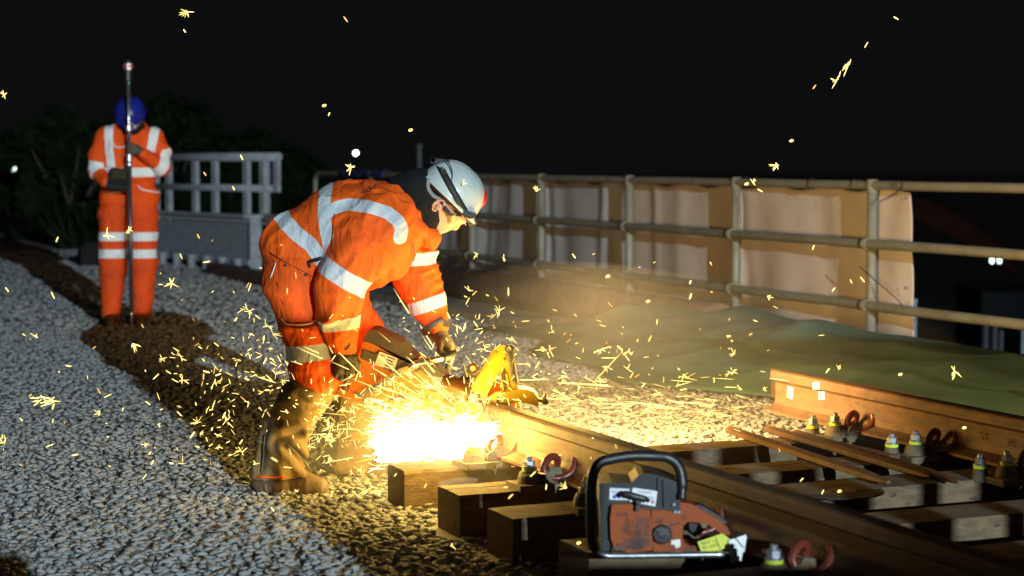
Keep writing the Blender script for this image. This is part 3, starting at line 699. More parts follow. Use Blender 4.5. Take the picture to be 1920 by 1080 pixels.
# fastening: base casting with a housing, bolt through a yellow washer, sprung red clip bearing on the rail foot. local x = towards the rail, y = along it
def make_fastening(bolts=1):
    t = thing('rail_fastening', (0, 0, 0), 'x', 'rail clip', 'sprung clips holding the rails to the sleepers')
    b = MB(); b.box((-.075, 0, .012), (.20, .13, .024), None, .006)
    b.prism([(-.055, -.045, .02), (.0, -.045, .02), (-.005, -.04, .075), (-.04, -.04, .082), (-.055, -.04, .06)], (0, .018, 0), .004)
    b.prism([(-.055, .027, .02), (.0, .027, .02), (-.005, .03, .068), (-.04, .03, .075), (-.055, .03, .055)], (0, .018, 0), .004)
    b.lathe((-.112, 0, .02), ZX, [(.046, 0), (.040, .03), (.032, .045)], 18)
    b.tube([(-.055, -.05, .040), (-.055, .05, .040)], .024, 14)
    b.build('base_casting', M['cast'], t, local=True)
    pos = [(-.112, 0)] if bolts == 1 else [(-.112, 0), (-.17, .075)]
    for x, y in pos:
        z0 = .062 if (x, y) == pos[0] else .045
        if (x, y) != pos[0]:
            q = MB(); q.lathe((x, y, .0), ZX, [(.034, 0), (.028, .03), (.024, .045)], 14); q.build('bolt_boss', M['cast'], t, local=True)
        w = MB(); w.lathe((x, y, z0), ZX, [(.021, 0), (.026, .002), (.026, .012), (.021, .0145)], 20); bw = w.build('washer', M['lime'], t, local=True)
        w = MB(); w.lathe((x, y, z0 + .0142), ZX, [(.026, 0), (.026, .004), (.021, .0065)], 20); w.lathe((x, y, z0 + .020), ZX, [(.0205, 0), (.0205, .018), (.018, .0215)], 6); w.lathe((x, y, z0 + .041), ZX, [(.011, 0), (.011, .012), (.009, .014)], 12)
        w.build('bolt', M['zinc'], t, local=True)
    c = MB(); pts = smooth_path([(.012, .045, .058), (.006, .02, .095), (-.022, .0, .110), (-.050, -.012, .099), (-.066, -.022, .07), (-.050, -.034, .045), (-.012, -.05, .040), (.020, -.055, .055), (.040, -.05, .080), (.047, -.04, .106)], 6)
    c.tube(pts, .0135, 12); c.build('spring_clip', M['clipred'], t, local=True)
    return t
fA = make_fastening(1); fB = make_fastening(2); usedA = usedB = False
def place(kind, u, v, label, yaw=0):
    global usedA, usedB
    if kind == 1: o = copy_tree(fA) if usedA else fA; usedA = True
    else: o = copy_tree(fB) if usedB else fB; usedB = True
    o.location = uv(u - .06, v - .05, .1425); o.rotation_euler = (0, 0, TA + yaw); o['label'] = label; return o
for u, l, yw in ((6.54, 'red clip fastening glowing beside the spark jet at the cut end of the rail', .05), (6.02, 'red clip fastening with a bright yellow washer just left of the chainsaw handle', 0),
             (5.56, 'red clip fastening hidden behind the chainsaw\'s front handle', .03), (4.98, 'red clip fastening peeping out behind the chainsaw\'s rear handle', -.03), (4.38, 'red clip fastening in the foreground at the bottom edge, right of the white tag', 0.02), (3.86, 'red clip fastening at the bottom right, almost below the frame', 0)):
    place(1, u, V1, l, yw)
for u, l in ((6.56, 'double bolted fastening under the labelled end of the right rail'), (6.0, 'double bolted fastening at the middle of the right rail below the rolled numbers'), (5.45, 'double bolted fastening of the right rail at the right edge of the picture'),
             (4.98, 'double bolted fastening of the right rail just outside the right edge')):
    place(2, u, V2, l)

# bars left lying across the sleepers between the rails
def bar(p0, p1, r, label, n=6, flat=1, name='crowbar', m='rail'):
    p0, p1 = Vector(p0), Vector(p1); d = (p1 - p0).normalized(); b = MB()
    b.tube([p0, p0 + d * .02, p1 - d * .17, p1 - d * .03, p1], [r * .8, r, r, r * .62, r * .35], n, flat=flat)
    for f in b.bm.faces: f.smooth = False
    o = b.build(name, M[m]); center_on(o, p0); tag(o, label, 'bar', 'bars left lying between the rails'); return o
bar(az(1368, 806, .172), az(1666, 904, .172), .019, 'lower of the long bars between the rails, its tip in front of the others', flat=1.5)
bar(az(1440, 804, .178), az(1745, 893, .178), .018, 'middle long bar lying between the rails with a worn pale tip', flat=1.3)
bar(az(1490, 812, .170), az(1797, 903, .170), .018, 'upper long bar reaching furthest right towards the shaded sleepers')
# flat packer plate with a scorched edge
P0 = az(1500, 822, .165); b = MB(); b.box(P0 + UX * -.25 + VX * .03, (.10, .62, .014), TRACK @ Matrix.Rotation(.06, 3, 'Z'), .003); o = b.build('packer_plate', M['rail']); center_on(o, P0); tag(o, 'flat rusty packer plate under the long bars near the right rail', 'plate')
# spare cutting disc lying on a sleeper
dc = uv(5.49, 3.60, .1445); td = thing('cutting_disc', dc, 'spare dark abrasive disc lying flat on a sleeper behind the first rail', 'cutting disc')
b = MB(); b.lathe(dc, ZX, [(.014, 0), (.17, 0), (.17, .004), (.014, .004)], 48); b.build('disc', M['abrasive'], td)
b = MB(); b.lathe(dc + ZX * .0045, ZX, [(.016, 0), (.075, 0), (.075, .0006), (.016, .0006)], 36); b.build('paper_label', M['disclabel'], td)

# ================================================================ CHAINSAW standing on the fourth sleeper
M['orange'] = mat('orange_plastic', (.27, .052, .006), .5, spec=.25, col2=(.20, .038, .008), scale=9, lo=.45, hi=.7, col3=(.05, .025, .015), s3=17, lo3=.56, hi3=.70, bump=.08, bscale=120)
M['charcoal'] = mat('charcoal_plastic', (.020, .022, .024), .5, spec=.3, col2=(.036, .036, .036), scale=14, lo=.5, hi=.75, bump=.12, bscale=150)
M['black'] = mat('black_rubber', (.014, .014, .014), .42, bump=.12, bscale=130)
M['metaltube'] = mat('bare_handle_tube', (.55, .57, .60), .28, .9, col2=(.35, .36, .38), scale=22)
M['sticker'] = mat('white_sticker', (.72, .74, .76), .45, col2=(.62, .64, .66), scale=25)
M['bluedot'] = mat('blue_print', (.03, .06, .30), .5)
M['redprint'] = mat('red_print', (.45, .05, .03), .5)
M['tagyellow'] = mat('yellow_tag', (.62, .66, .05), .5, col2=(.5, .54, .05), scale=15)
YC = 5.30
csx = az(1240, 1040, .145); cs = thing('chainsaw', (csx.x, YC + .09, .145), 'worn orange and charcoal chainsaw with a black hoop handle standing on a sleeper', 'chainsaw')
def K(x, y, Y=YC): return ay(1060 + x / 3.4286, 820 + y / 3.4286, Y)
def cprism(name, pts, Y, th, m, parent, bev=.006, px=None):
    f = px or K; b = MB(); b.prism([f(x, y, Y) for x, y in pts], (0, th, 0), bev); return b.build(name, m, parent)
# engine cover (charcoal), stepped
cprism('top_cover', [(218, 300), (300, 292), (425, 292), (470, 245), (505, 234), (560, 236), (650, 262), (722, 292), (735, 380), (742, 484), (690, 492), (610, 470), (545, 470), (450, 436), (218, 440)], YC + .012, .15, M['charcoal'], cs, .010)
cprism('top_rib', [(592, 262), (604, 262), (606, 350), (592, 350)], YC + .004, .02, M['charcoal'], cs, .002)
cprism('top_rib', [(628, 272), (640, 276), (648, 455), (632, 455)], YC + .004, .02, M['charcoal'], cs, .002)
# starter housing
sh = cprism('starter_housing', [(300, 432), (420, 428), (470, 450), (546, 472), (556, 560), (562, 726), (430, 742), (322, 724), (292, 650), (288, 520)], YC, .13, M['orange'], cs, .012)
cprism('engine_block', [(222, 440), (300, 440), (300, 735), (232, 728)], YC + .025, .12, M['charcoal'], cs, .008)
for i in range(11):                                                  # cooling slots
    y = 520 + i * 16.5
    for x0, x1 in ((458, 496), (502, 540)):
        cprism('cooling_slot', [(x0 + i * .8, y), (x1 + i * .8, y + 3), (x1 + i * .8, y + 11), (x0 + i * .8, y + 8)], YC - .0015, .004, M['black'], sh, 0)
for i in range(4):
    for j in range(6 - (i < 1) * 2 - (i < 2)):
        x = 448 - j * 25; y = 652 + i * 19 + j * 3
        cprism('cooling_slot', [(x - 20, y), (x, y - 2), (x, y + 10), (x - 20, y + 12)], YC - .0015, .004, M['black'], sh, 0)
for i in range(9):
    y = 530 + i * 17; cprism('cooling_slot', [(254, y), (284, y), (284, y + 8), (254, y + 8)], YC + .023, .004, M['black'], cs, 0)
text('moulded_lettering', '5745', .018, M['charcoal'], sh, frame(K(365, 498, YC - .0012), (1, 0, 0), (0, 0, 1)), .0006)
# tank and middle casing
cprism('fuel_tank', [(552, 470), (640, 468), (742, 490), (742, 700), (760, 735), (566, 735), (560, 600)], YC + .006, .13, M['orange'], cs, .010)
cprism('casing_seam', [(575, 590), (735, 548), (736, 556), (576, 598)], YC + .003, .006, M['black'], cs, .001)
b = MB(); q = K(622, 628, YC - .008)
b.lathe(q + Vector((0, .016, 0)), (0, -1, 0), [(.028, 0), (.028, .012), (.024, .016), (.0, .017)], 26); b.box(q + Vector((0, -.003, 0)), (.030, .008, .008), Matrix.Rotation(.5, 3, 'Y'), .002); b.build('fuel_cap', M['black'], cs)
cprism('paint_scuff', [(682, 662), (738, 655), (742, 700), (712, 716), (702, 690), (680, 690)], YC + .0045, .002, M['paper'], cs, 0)
for x, y in ((698, 430), (706, 478), (730, 478)):
    b = MB(); b.lathe(K(x, y, YC + .010), (0, -1, 0), [(.006, 0), (.006, .004), (.004, .006)], 10); b.build('screw', M['metaltube'], cs)
# rear handle with trigger
cprism('rear_handle', [(738, 418), (790, 424), (836, 440), (930, 498), (1000, 536), (1045, 585), (1062, 625), (1040, 642), (1000, 618), (960, 585), (925, 565), (880, 555), (830, 545), (785, 545), (758, 570), (752, 640), (765, 680), (800, 697), (862, 700), (960, 712), (1050, 716), (1050, 738), (860, 740), (740, 735)], YC + .02, .07, M['orange'], cs, .008)
cprism('throttle_lock', [(845, 432), (880, 440), (990, 505), (1040, 545), (1030, 556), (985, 535), (925, 492), (850, 452)], YC + .035, .04, M['black'], cs, .004)
cprism('trigger', [(800, 548), (852, 560), (836, 600), (815, 612), (795, 585)], YC + .045, .02, M['charcoal'], cs, .003)
# pull handle of the starter over the stickers
b = MB(); b.tube([K(x, y, YC - .022) for x, y in ((358, 372), (385, 360), (440, 378), (500, 392), (540, 408))], [.006, .009, .010, .009, .006], 12); b.prism([K(x, y, YC - .022) for x, y in ((455, 385), (492, 392), (486, 430), (470, 478), (452, 470), (458, 425))], (0, .02, 0), .003); b.build('starter_pull', M['black'], cs)
s1 = cprism('sticker', [(286, 326), (412, 332), (410, 404), (284, 400)], YC + .0105, .0012, M['sticker'], cs, 0)
s2 = cprism('sticker', [(434, 324), (592, 346), (578, 444), (414, 412)], YC + .0105, .0012, M['sticker'], cs, 0)
for x in (316, 346, 376):
    b = MB(); b.lathe(K(x, 382, YC + .0101), (0, -1, 0), [(.0058, 0), (.0058, .0006)], 18); b.build('pictogram', M['bluedot'], s1)
for y in (342, 354): cprism('print_line', [(298, y), (398, y + 4), (398, y + 8), (298, y + 4)], YC + .0098, .0005, M['bluedot'], s1, 0)
text('printing', 'WARNING', .0085, M['redprint'], s2, frame(K(512, 354, YC + .0098), (1, 0, -.13), (0, 0, 1)), .0003)
for y in (376, 388, 400): cprism('print_line', [(500, y), (574, y + 10), (574, y + 14), (500, y + 4)], YC + .0098, .0005, M['charcoal'], s2, 0)
b = MB(); b.prism([K(x, y, YC + .0098) for x, y in ((560, 404), (574, 428), (548, 426))], (0, .0005, 0)); b.build('pictogram', M['redprint'], s2)
# hoop handle: thin bare tube along the bottom, rubber grip over the top, bent back at the right
hp = [K(1050, 752, YC - .02), K(700, 757, YC - .02), K(330, 762, YC - .02), K(250, 756, YC - .02), K(202, 728, YC - .015), K(178, 690, YC - .01)]
b = MB(); b.tube(smooth_path(hp, 5), .0095, 14); b.build('handle_tube', M['metaltube'], cs)
gp = [K(205, 732, YC - .015), K(178, 690, YC - .01), K(166, 600, YC), K(166, 450, YC), K(170, 300, YC), K(186, 215, YC), K(225, 160, YC + .005), K(300, 138, YC + .01), K(420, 120, YC + .015), K(560, 120, YC + .02), K(650, 128, YC + .02), K(705, 158, YC + .02), K(740, 215, YC + .015), K(752, 290, YC + .01), K(752, 345, YC + .005), K(748, 400, YC)]
b = MB(); sp = smooth_path(gp, 5); b.tube(sp, [.0155 if 3 < i < len(sp) - 8 else .0125 for i in range(len(sp))], 16); b.build('handle_grip', M['black'], cs)
cprism('guard_strip', [(250, 745), (560, 740), (760, 744), (1040, 744), (1040, 757), (250, 760)], YC + .01, .08, M['charcoal'], cs, .004)
# clutch side and guide bar stub away from the camera
cprism('clutch_cover', [(320, 420), (700, 440), (735, 600), (700, 720), (320, 720)], YC + .155, .05, M['charcoal'], cs, .012)
# paper tags
yt = cprism('yellow_tag', [(850, 672), (1008, 618), (1060, 655), (1052, 726), (872, 732)], YC - .005, .0012, M['tagyellow'], cs, 0)
text('printing', 'NOT TO\nBE USED', .012, M['ink'], yt, frame(K(930, 688, YC - .0056), (1, 0, .22), (0, 0, 1)), .0003)
cprism('fold_line', [(962, 640), (966, 638), (1000, 722), (996, 724)], YC - .0058, .0006, M['ink'], yt, 0)
wt = cprism('white_tag', [(1050, 662), (1160, 626), (1166, 640), (1152, 735), (1140, 742), (1132, 796), (1104, 792), (1092, 806), (1058, 804)], YC - .014, .0012, M['sticker'], cs, 0)
for i, (x0, x1) in enumerate(((1066, 1092), (1064, 1100), (1064, 1086))): cprism('print_line', [(x0, 690 + i * 14), (x1, 684 + i * 14), (x1, 688 + i * 14), (x0, 695 + i * 14)], YC - .0147, .0005, M['ink'], wt, 0)
cprism('print_mark', [(1090, 745), (1100, 738), (1106, 760), (1098, 778), (1091, 765)], YC - .0147, .0005, M['ink'], wt, 0)
b = MB(); b.tube(smooth_path([K(1040, 628, YC + .02), K(1085, 640, YC - .016), K(1110, 665, YC - .017), K(1138, 700, YC - .017), K(1150, 706, YC - .016)], 5), .0013, 6); b.build('tag_string', M['black'], cs)
# ================================================================ THE BENDING WORKER
M['orange_cloth'] = tape_mat('orange_workwear', (.88, .112, .007), dirt=(.70, .085, .007))
M['trouser'] = tape_mat('orange_trousers', (.84, .102, .007), dirt=(.60, .078, .010))
M['trouser_far'] = tape_mat('far_orange_trousers', (.66, .066, .006), tape=(.74, .78, .80), dirt=(.50, .05, .008))  # darker, redder orange and paler tape for the far worker
M['jacket_far'] = tape_mat('far_orange_jacket', (.76, .080, .006), tape=(.74, .78, .80), dirt=(.62, .062, .006))  # redder orange than the near jacket, with paler tape
M['dark_orange'] = mat('seam_thread', (.20, .03, .004), .8)
M['piping'] = mat('white_piping', (.75, .76, .76), .5)
M['hood'] = mat('black_hood', (.010, .010, .010), .95, spec=.15, col2=(.014, .014, .014), scale=12, bump=.3, bscale=60)
M['skin'] = mat('skin', (.56, .30, .19), .5, col2=(.50, .25, .16), scale=14, bump=.06, bscale=90)
M['helmet'] = mat('white_helmet', (.50, .56, .54), .28, col2=(.40, .44, .42), scale=9, lo=.5, hi=.75, col3=(.30, .29, .25), s3=22, lo3=.68, hi3=.76, coat=.3)
M['bluehelmet'] = mat('blue_helmet', (.012, .02, .26), .3, col2=(.01, .015, .18), scale=6, coat=.3)
M['strap'] = mat('black_strap', (.016, .016, .017), .6, bump=.2, bscale=160)
M['gaiter'] = mat('canvas_gaiter', (.23, .145, .05), .9, col2=(.15, .095, .034), scale=9, bump=.4, bscale=45, col3=(.055, .035, .02), s3=13, lo3=.60, hi3=.70)
M['boot'] = mat('brown_boot', (.10, .06, .03), .6, col2=(.16, .10, .05), scale=14, bump=.3, bscale=70)
M['glove_brown'] = mat('brown_glove', (.10, .075, .045), .75, col2=(.05, .035, .02), scale=45, lo=.45, hi=.55, bump=.3, bscale=90)
M['glove_grey'] = mat('grey_glove', (.20, .19, .175), .75, col2=(.14, .13, .12), scale=24, bump=.35, bscale=120)
M['palm_grip'] = mat('glove_palm', (.07, .06, .055), .6, bump=.4, bscale=120)
M['lens'] = mat('tinted_lens', (.45, .33, .10), .12, spec=.7)
M['red'] = mat('red_plastic', (.55, .02, .02), .3)
M['velcro'] = mat('cuff_strap', (.09, .075, .06), .8)
M['purple'] = mat('navy_lining', (.02, .02, .06), .8)

YW = 7.42
def J(px, py, dy=0): return np.array(ay(px, py, YW + dy))
def XZ(px, py): p = ay(px, py, YW); return (p.x, p.z)
def XZs(pts, dy=-.2): return [(lambda p: (p.x, p.z))(ay(x, y, YW + dy)) for x, y in pts]
w1 = thing('person', az(560, 905, 0), 'bending worker in orange workwear and white helmet gripping a rail saw', 'person')
# trousers: seat, near leg forward over the saw, far leg behind
tro = [(J(564, 510, -.06), J(576, 505, .08), .140, .140), (J(556, 535, -.11), J(577, 610, -.13), .120, .094), (J(577, 610, -.13), J(589, 662, -.14), .094, .084), (J(588, 690, -.14), J(590, 706, -.14), .104, .100),
       (J(600, 535, .12), J(668, 640, .19), .135, .095), (J(668, 640, .19), J(655, 735, .21), .098, .080), (J(650, 560, .14), J(682, 622, .19), .08, .075)]
def cut_tro(P, d):
    return np.maximum(d, (float(J(590, 724)[2]) - P[:, 2]))
trou, TV = body('trousers', tro, .045, .0085, M['trouser'], w1, lambda P: folds(P, 7, .020, 18, .010, (.3, 0, 1)),
    bands=[('limb', (2, 3, 1), J(589, 658, -.14), J(592, 700) - J(583, 620), .031), ('limb', (5,), J(660, 690, .2), (0, 0, 1), .028)], cut=cut_tro)
def cord(name, pts, V, m, parent, r=.0022, off=.0012, n=6):
    q = dense([Vector((x, 0, z)) for x, z in pts]); d = drape(V, [(p.x, p.z) for p in q], off)
    for _ in range(3): d = [d[0]] + [(a + b * 2 + c) / 4 for a, b, c in zip(d, d[1:], d[2:])] + [d[-1]]
    b = MB(); b.tube(d, r, n); return b.build(name, m, parent)
cord('pocket_piping', XZs([(529, 597), (530, 606), (560, 607), (584, 606), (596, 599), (605, 583)]), TV, M['piping'], trou)
cord('pocket_piping', XZs([(516, 493), (514, 503), (506, 522)]), TV, M['piping'], trou)
cord('pocket_seam', XZs([(530, 612), (585, 613), (600, 606)]), TV, M['dark_orange'], trou, .0018)
# jacket
jk = [(J(556, 474, -.03), J(566, 474, .06), .138, .138, 1.15), (J(580, 460, 0), J(642, 432, 0), .150, .176, 1.2), (J(642, 432, 0), J(716, 419, 0), .176, .166, 1.24), (J(716, 418, 0), J(752, 412, 0), .158, .100, 1.3),
      (J(706, 425, -.16), J(690, 462, -.20), .115, .108), (J(690, 462, -.20), J(648, 520, -.25), .108, .088), (J(648, 520, -.25), J(634, 566, -.26), .090, .082), (J(634, 566, -.26), J(637, 606, -.235), .080, .060), (J(637, 606, -.235), J(644, 650, -.205), .060, .050),
      (J(765, 425, .17), J(782, 485, .21), .105, .070), (J(782, 485, .21), J(786, 530, .215), .070, .082), (J(786, 530, .215), J(800, 570, .19), .080, .062), (J(800, 570, .19), J(816, 606, .15), .062, .046),
      (J(790, 425, -.02), J(806, 446, -.02), .045, .030), (J(655, 500, 0), J(722, 480, 0), .110, .095, 1.2)]
def wr_j(P):
    f = folds(P, 6.5, .020, 17, .012, (.75, .15, -.65))
    return f
jac, JV = body('jacket', jk, .05, .0085, M['orange_cloth'], w1, wr_j, bands=[
    ('limb', (5, 6), J(647, 518, -.25), J(625, 552) - J(668, 482), .033), ('limb', (7, 8), J(638, 606, -.235), J(642, 640) - J(634, 575), .026),
    ('limb', (9, 10), J(781, 485, .21), J(784, 520) - J(778, 452), .026), ('limb', (11, 12), J(799, 571, .19), J(808, 598) - J(790, 545), .026),
    ('poly', XZs([(510, 396), (532, 417), (558, 440), (584, 458), (600, 480), (612, 502)], -.18), .029, (0, 1, 2, 14)),
    ('poly', XZs([(604, 345), (606, 372), (607, 400), (614, 438), (622, 472), (632, 490)], -.2), .0255, (0, 1, 2, 14)),
    ('poly', XZs([(612, 399), (632, 388), (655, 383), (695, 387), (728, 398), (748, 414), (754, 428), (751, 446)], -.2), .0235, (1, 2, 3, 4, 5))])
cord('hem_seam', XZs([(503, 474), (530, 489), (560, 503), (585, 515), (600, 522)]), np.concatenate([JV, TV]), M['dark_orange'], jac, .0015, -.0002)
cord('yoke_seam', XZs([(628, 400), (626, 440), (629, 470), (640, 488)]), JV, M['dark_orange'], jac, .0013, .0002)
cord('zip_pull', XZs([(779, 452), (781, 466), (778, 487)], .05), JV, M['strap'], jac, .0022, .003)
cord('radio_clip', XZs([(578, 492), (581, 487), (596, 487), (606, 482)]), JV, M['strap'], jac, .007, .008)
cord('radio_clip', XZs([(579, 502), (580, 490)]), JV, M['strap'], jac, .008, .008)
for q in ((536, 497), (575, 514)):
    p = drape(np.concatenate([JV, TV]), XZs([q]), .002)[0]; b = MB(); b.lathe(p, (0, -1, 0), [(.006, -.004), (.006, .002), (.003, .003)], 12); b.build('press_stud', M['strap'], jac)
# faded letters printed across the shoulders
for ch, x, y in (('H', 684, 358), ('C', 692, 355), ('E', 699, 351), ('T', 706, 347)):
    d = drape(JV, XZs([(x, y)]), .0008)[0]; text('faded_print', ch, .030, M['dark_orange'], jac, frame(d, (.22, .35, .9), (-.92, .3, .1)), .0006)
# cuffs
b = MB(); c0, c1 = Vector(J(812, 606, .155)), Vector(J(818, 616, .15)); b.tube([c0, c1], .059, 20); b.build('cuff_strap', M['velcro'], jac)
b = MB(); b.box(Vector(J(834, 606, .12)), (.05, .012, .026), Matrix.Rotation(.22, 3, 'Y'), .003); b.build('cuff_tab', M['velcro'], jac)
b = MB(); b.prism([Vector(J(x, y, -.262)) for x, y in ((646, 655), (656, 634), (658, 640), (655, 652), (648, 658))], (0, .012, 0), .003); b.build('cuff_tab', M['velcro'], jac)
# collar
col, _ = body('collar', [(J(770, 350, -.02), J(778, 346, .04), .028, .026), (J(778, 425, -.10), J(806, 440, -.03), .028, .030), (J(802, 434, -.03), J(816, 446, .0), .026, .026), (J(806, 446, -.04), J(810, 462, -.01), .026, .018), (J(760, 400, -.13), J(785, 430, -.10), .03, .024)], .03, .006, M['orange_cloth'], jac, None)
# black hood bunched round the neck
hood, HV = body('hood', [(J(756, 376, 0), J(788, 376, 0), .092, .104), (J(780, 350, 0), J(798, 350, 0), .070, .056), (J(780, 410, -.03), J(795, 416, -.03), .075, .055)], .05, .007, M['hood'], w1, lambda P: folds(P, 10, .010, 24, .005, (.5, 0, 1)))
# head
sk = [(J(840, 376, 0), J(832, 380, 0), .086, .086, .88), (J(856, 396, 0), J(816, 418, 0), .058, .040, .95), (J(812, 422, 0), J(822, 424, 0), .030, .026, 1.1), (J(800, 392, 0), J(812, 405, 0), .062, .055, .98),
      (J(859, 407, 0), J(854, 423, 0), .010, .0125, .9), (J(853, 425, 0), J(846, 423, 0), .0135, .010, 1.2), (J(840, 428, 0), J(838, 428, 0), .010, .010, 1.7), (J(834, 431, 0), J(832, 431, 0), .0095, .0095, 1.6), (J(820, 430, 0), J(816, 430, 0), .022, .020, 1.2), (J(867, 402, -.02), J(864, 405, .02), .016, .016)]
head, SV = body('head', sk, .014, .0042, M['skin'], w1, None)
b = MB()                                                             # ear: outer rim, inner fold, lobe
ec = Vector(J(822, 385, -.083)); ang = [math.radians(a) for a in range(35, 331, 20)]
eu, ef = Vector((.80, 0, .60)), Vector((.60, 0, -.80))
rim = [ec + eu * .027 * math.sin(a) + ef * (.017 * math.cos(a)) + Vector((0, -.008 - .004 * math.sin(a), 0)) for a in ang]
b.tube(rim, [.0035] + [.0048] * (len(rim) - 2) + [.004], 8); b.tube([ec + eu * .018 * math.sin(a) + ef * (.010 * math.cos(a)) + Vector((0, -.005, 0)) for a in ang[3:-2]], .003, 8)
b.lathe(ec + Vector((0, .004, 0)), (-.15, -1, .1), [(.020, 0), (.017, .004), (.005, .005)], 16); b.build('ear', M['skin'], head, smooth=True)
b = MB(); b.tube([Vector(J(x, y, dy)) for x, y, dy in ((834, 428, -.020), (838, 431.5, -.012), (840, 433, .008))], .0018, 6); b.build('mouth', mat('lip', (.30, .12, .09), .5), head)
b = MB()
for k in range(60):                                                  # short hair below the rim behind the ear
    p = Vector(J(random.uniform(800, 818), random.uniform(350, 372), -.074 + random.uniform(-.006, .008))); b.tube([p, p + Vector((-.010, -.002, -.012))], .0015, 3)
b.build('hair', mat('brown_hair', (.06, .035, .02), .8), head)
# safety glasses
gl = MB(); gl.grid([[Vector(J(849 + 9 * s, 409 - 5 * s + 6 * t, -.072 + .03 * s * s + .01 * t)) for t in np.linspace(-1, 1, 6)] for s in np.linspace(-1, 1, 8)])
gl = gl.build('safety_glasses', M['lens'], w1); gl.modifiers.new('thickness', 'SOLIDIFY').thickness = .004
b = MB(); b.tube(smooth_path([Vector(J(826, 378, -.092)), Vector(J(838, 392, -.090)), Vector(J(846, 402, -.082)), Vector(J(859, 404, -.062)), Vector(J(870, 406, -.02)), Vector(J(872, 406, .03))], 4), .0042, 8); b.build('frame', M['strap'], gl)
b = MB(); b.tube([Vector(J(832, 388, -.089)), Vector(J(842, 404, -.080))], .009, 8, flat=.4); b.build('side_arm', M['strap'], gl)
# helmet
hf, hu, hsd = Vector((.735, 0, -.678)), Vector((.678, 0, .735)), Vector((0, 1, 0))
hc = Vector(J(842, 366, 0)); HA, HB, HH = .131, .112, .128
def dome(th, ph, k=1.0):
    cth, sth = math.cos(th), math.sin(th); rr = math.cos(ph) ** .82; up = math.sin(ph)
    ridge = .004 * math.exp(-(HB * rr * sth / .022) ** 2) * min(1, up * 2.2) if up > .12 else 0
    step = .0022 * (1 if abs(HB * rr * sth) < .052 else 0) * (1 if up > .35 else 0)
    return hc + hf * (HA * k * rr * cth) + hsd * (HB * k * rr * sth) + hu * (HH * k * up + ridge + step)
b = MB(); P = []
for th in np.linspace(0, 2 * math.pi, 73)[:-1]:
    fr = max(0, math.cos(th)) ** 2; out = 1.045 + .09 * fr ** 2.2; drop = .006 + .008 * fr
    row = [hc + hf * (HA * (out - .035) * math.cos(th)) + hsd * (HB * (1.035 + .03 * fr) * math.sin(th)) - hu * (drop + .004), hc + hf * (HA * out * math.cos(th)) + hsd * (HB * (1.05 + .03 * fr) * math.sin(th)) - hu * drop,
           hc + hf * (HA * (1 + (out - 1) * .5) * math.cos(th)) + hsd * (HB * 1.025 * math.sin(th)) - hu * (drop * .35)]
    row += [dome(th, ph) for ph in np.linspace(.03, math.pi / 2 - .02, 22)]; P.append(row)
b.grid(P, close_u=True); hl = b.build('helmet', M['helmet'], w1); hl.modifiers.new('thickness', 'SOLIDIFY').thickness = -.003
for th in (-.62, -.40, -.22):                                        # vent holes
    p = dome(th, .62, 1.0); nrm = (p - hc).normalized(); b = MB(); b.lathe(p - nrm * .001, nrm, [(.0058, 0), (.0058, .0022), (.004, .0024)], 12); b.build('vent', M['black'], hl)
b = MB(); b.tube([hc + hf * (HA * .90 * math.cos(t)) + hsd * (HB * .93 * math.sin(t)) - hu * .012 for t in np.linspace(0, 2 * math.pi, 49)], .007, 8, flat=1.6); b.build('harness', M['strap'], hl)
b = MB(); b.tube(smooth_path([Vector(J(803, 335, -.085)), Vector(J(803, 352, -.09)), Vector(J(812, 366, -.092)), Vector(J(826, 374, -.092))], 5), .008, 8, flat=.5); b.build('nape_strap', mat('grey_strap', (.18, .19, .20), .6), hl)
# head torch strapped round the helmet
def torch_strap(half, lift, name):
    pn = Vector((.875, 0, .485)); pc = Vector(J(849, 353, 0)); td = Vector((.485, 0, -.875)); P = []
    for e in (-half, half):
        row = []
        for a in np.linspace(0, 2 * math.pi, 73)[:-1]:
            d = td * math.cos(a) + hsd * math.sin(a); o = pc + pn * e - hc
            A_ = (d.dot(hf) / HA) ** 2 + (d.y / HB) ** 2 + (d.dot(hu) / HH) ** 2; B_ = 2 * (o.dot(hf) * d.dot(hf) / HA ** 2 + o.y * d.y / HB ** 2 + o.dot(hu) * d.dot(hu) / HH ** 2); C_ = (o.dot(hf) / HA) ** 2 + (o.y / HB) ** 2 + (o.dot(hu) / HH) ** 2 - 1
            R_ = (-B_ + math.sqrt(max(0, B_ * B_ - 4 * A_ * C_))) / (2 * A_); q = hc + o + d * (R_ + lift)
            row.append(q)
        P.append(row)
    b = MB(); b.grid(P, close_v=True); o = b.build(name, M['strap'], hl); o.modifiers.new('thickness', 'SOLIDIFY').thickness = .0022; return P
SPt = torch_strap(.0135, .006, 'torch_strap')
k0 = 72 - 27; q = [(SPt[0][i] + SPt[1][i]) / 2 for i in (k0 - 2, k0, k0 + 2)]
text('strap_lettering', 'PRO', .022, M['cast'], hl, frame(q[1] + Vector((0, -.0035, 0)) + (q[1] - hc).normalized() * .002, q[2] - q[0], SPt[1][k0] - SPt[0][k0]), .0006)
b = MB(); b.tube(smooth_path([Vector(J(838, 300, -.06)), Vector(J(846, 316, -.092)), Vector(J(848, 330, -.10)), Vector(J(846, 342, -.105))], 6), .0022, 6); b.build('torch_cable', M['strap'], hl)
b = MB(); b.box(Vector(J(826, 303, 0)), (.075, .07, .022), Matrix.Rotation(.12, 3, 'Y'), .006); b.box(Vector(J(812, 300, -.02)), (.018, .03, .016), Matrix.Rotation(.4, 3, 'Y'), .004); b.build('battery_pack', M['strap'], hl)
b = MB(); b.prism([Vector(J(x, y, -.095)) for x, y in ((843, 382), (853, 379), (872, 393), (892, 401), (893, 407), (880, 411), (862, 401))], (0, .19, 0), .006); b.build('torch_bracket', M['strap'], hl)
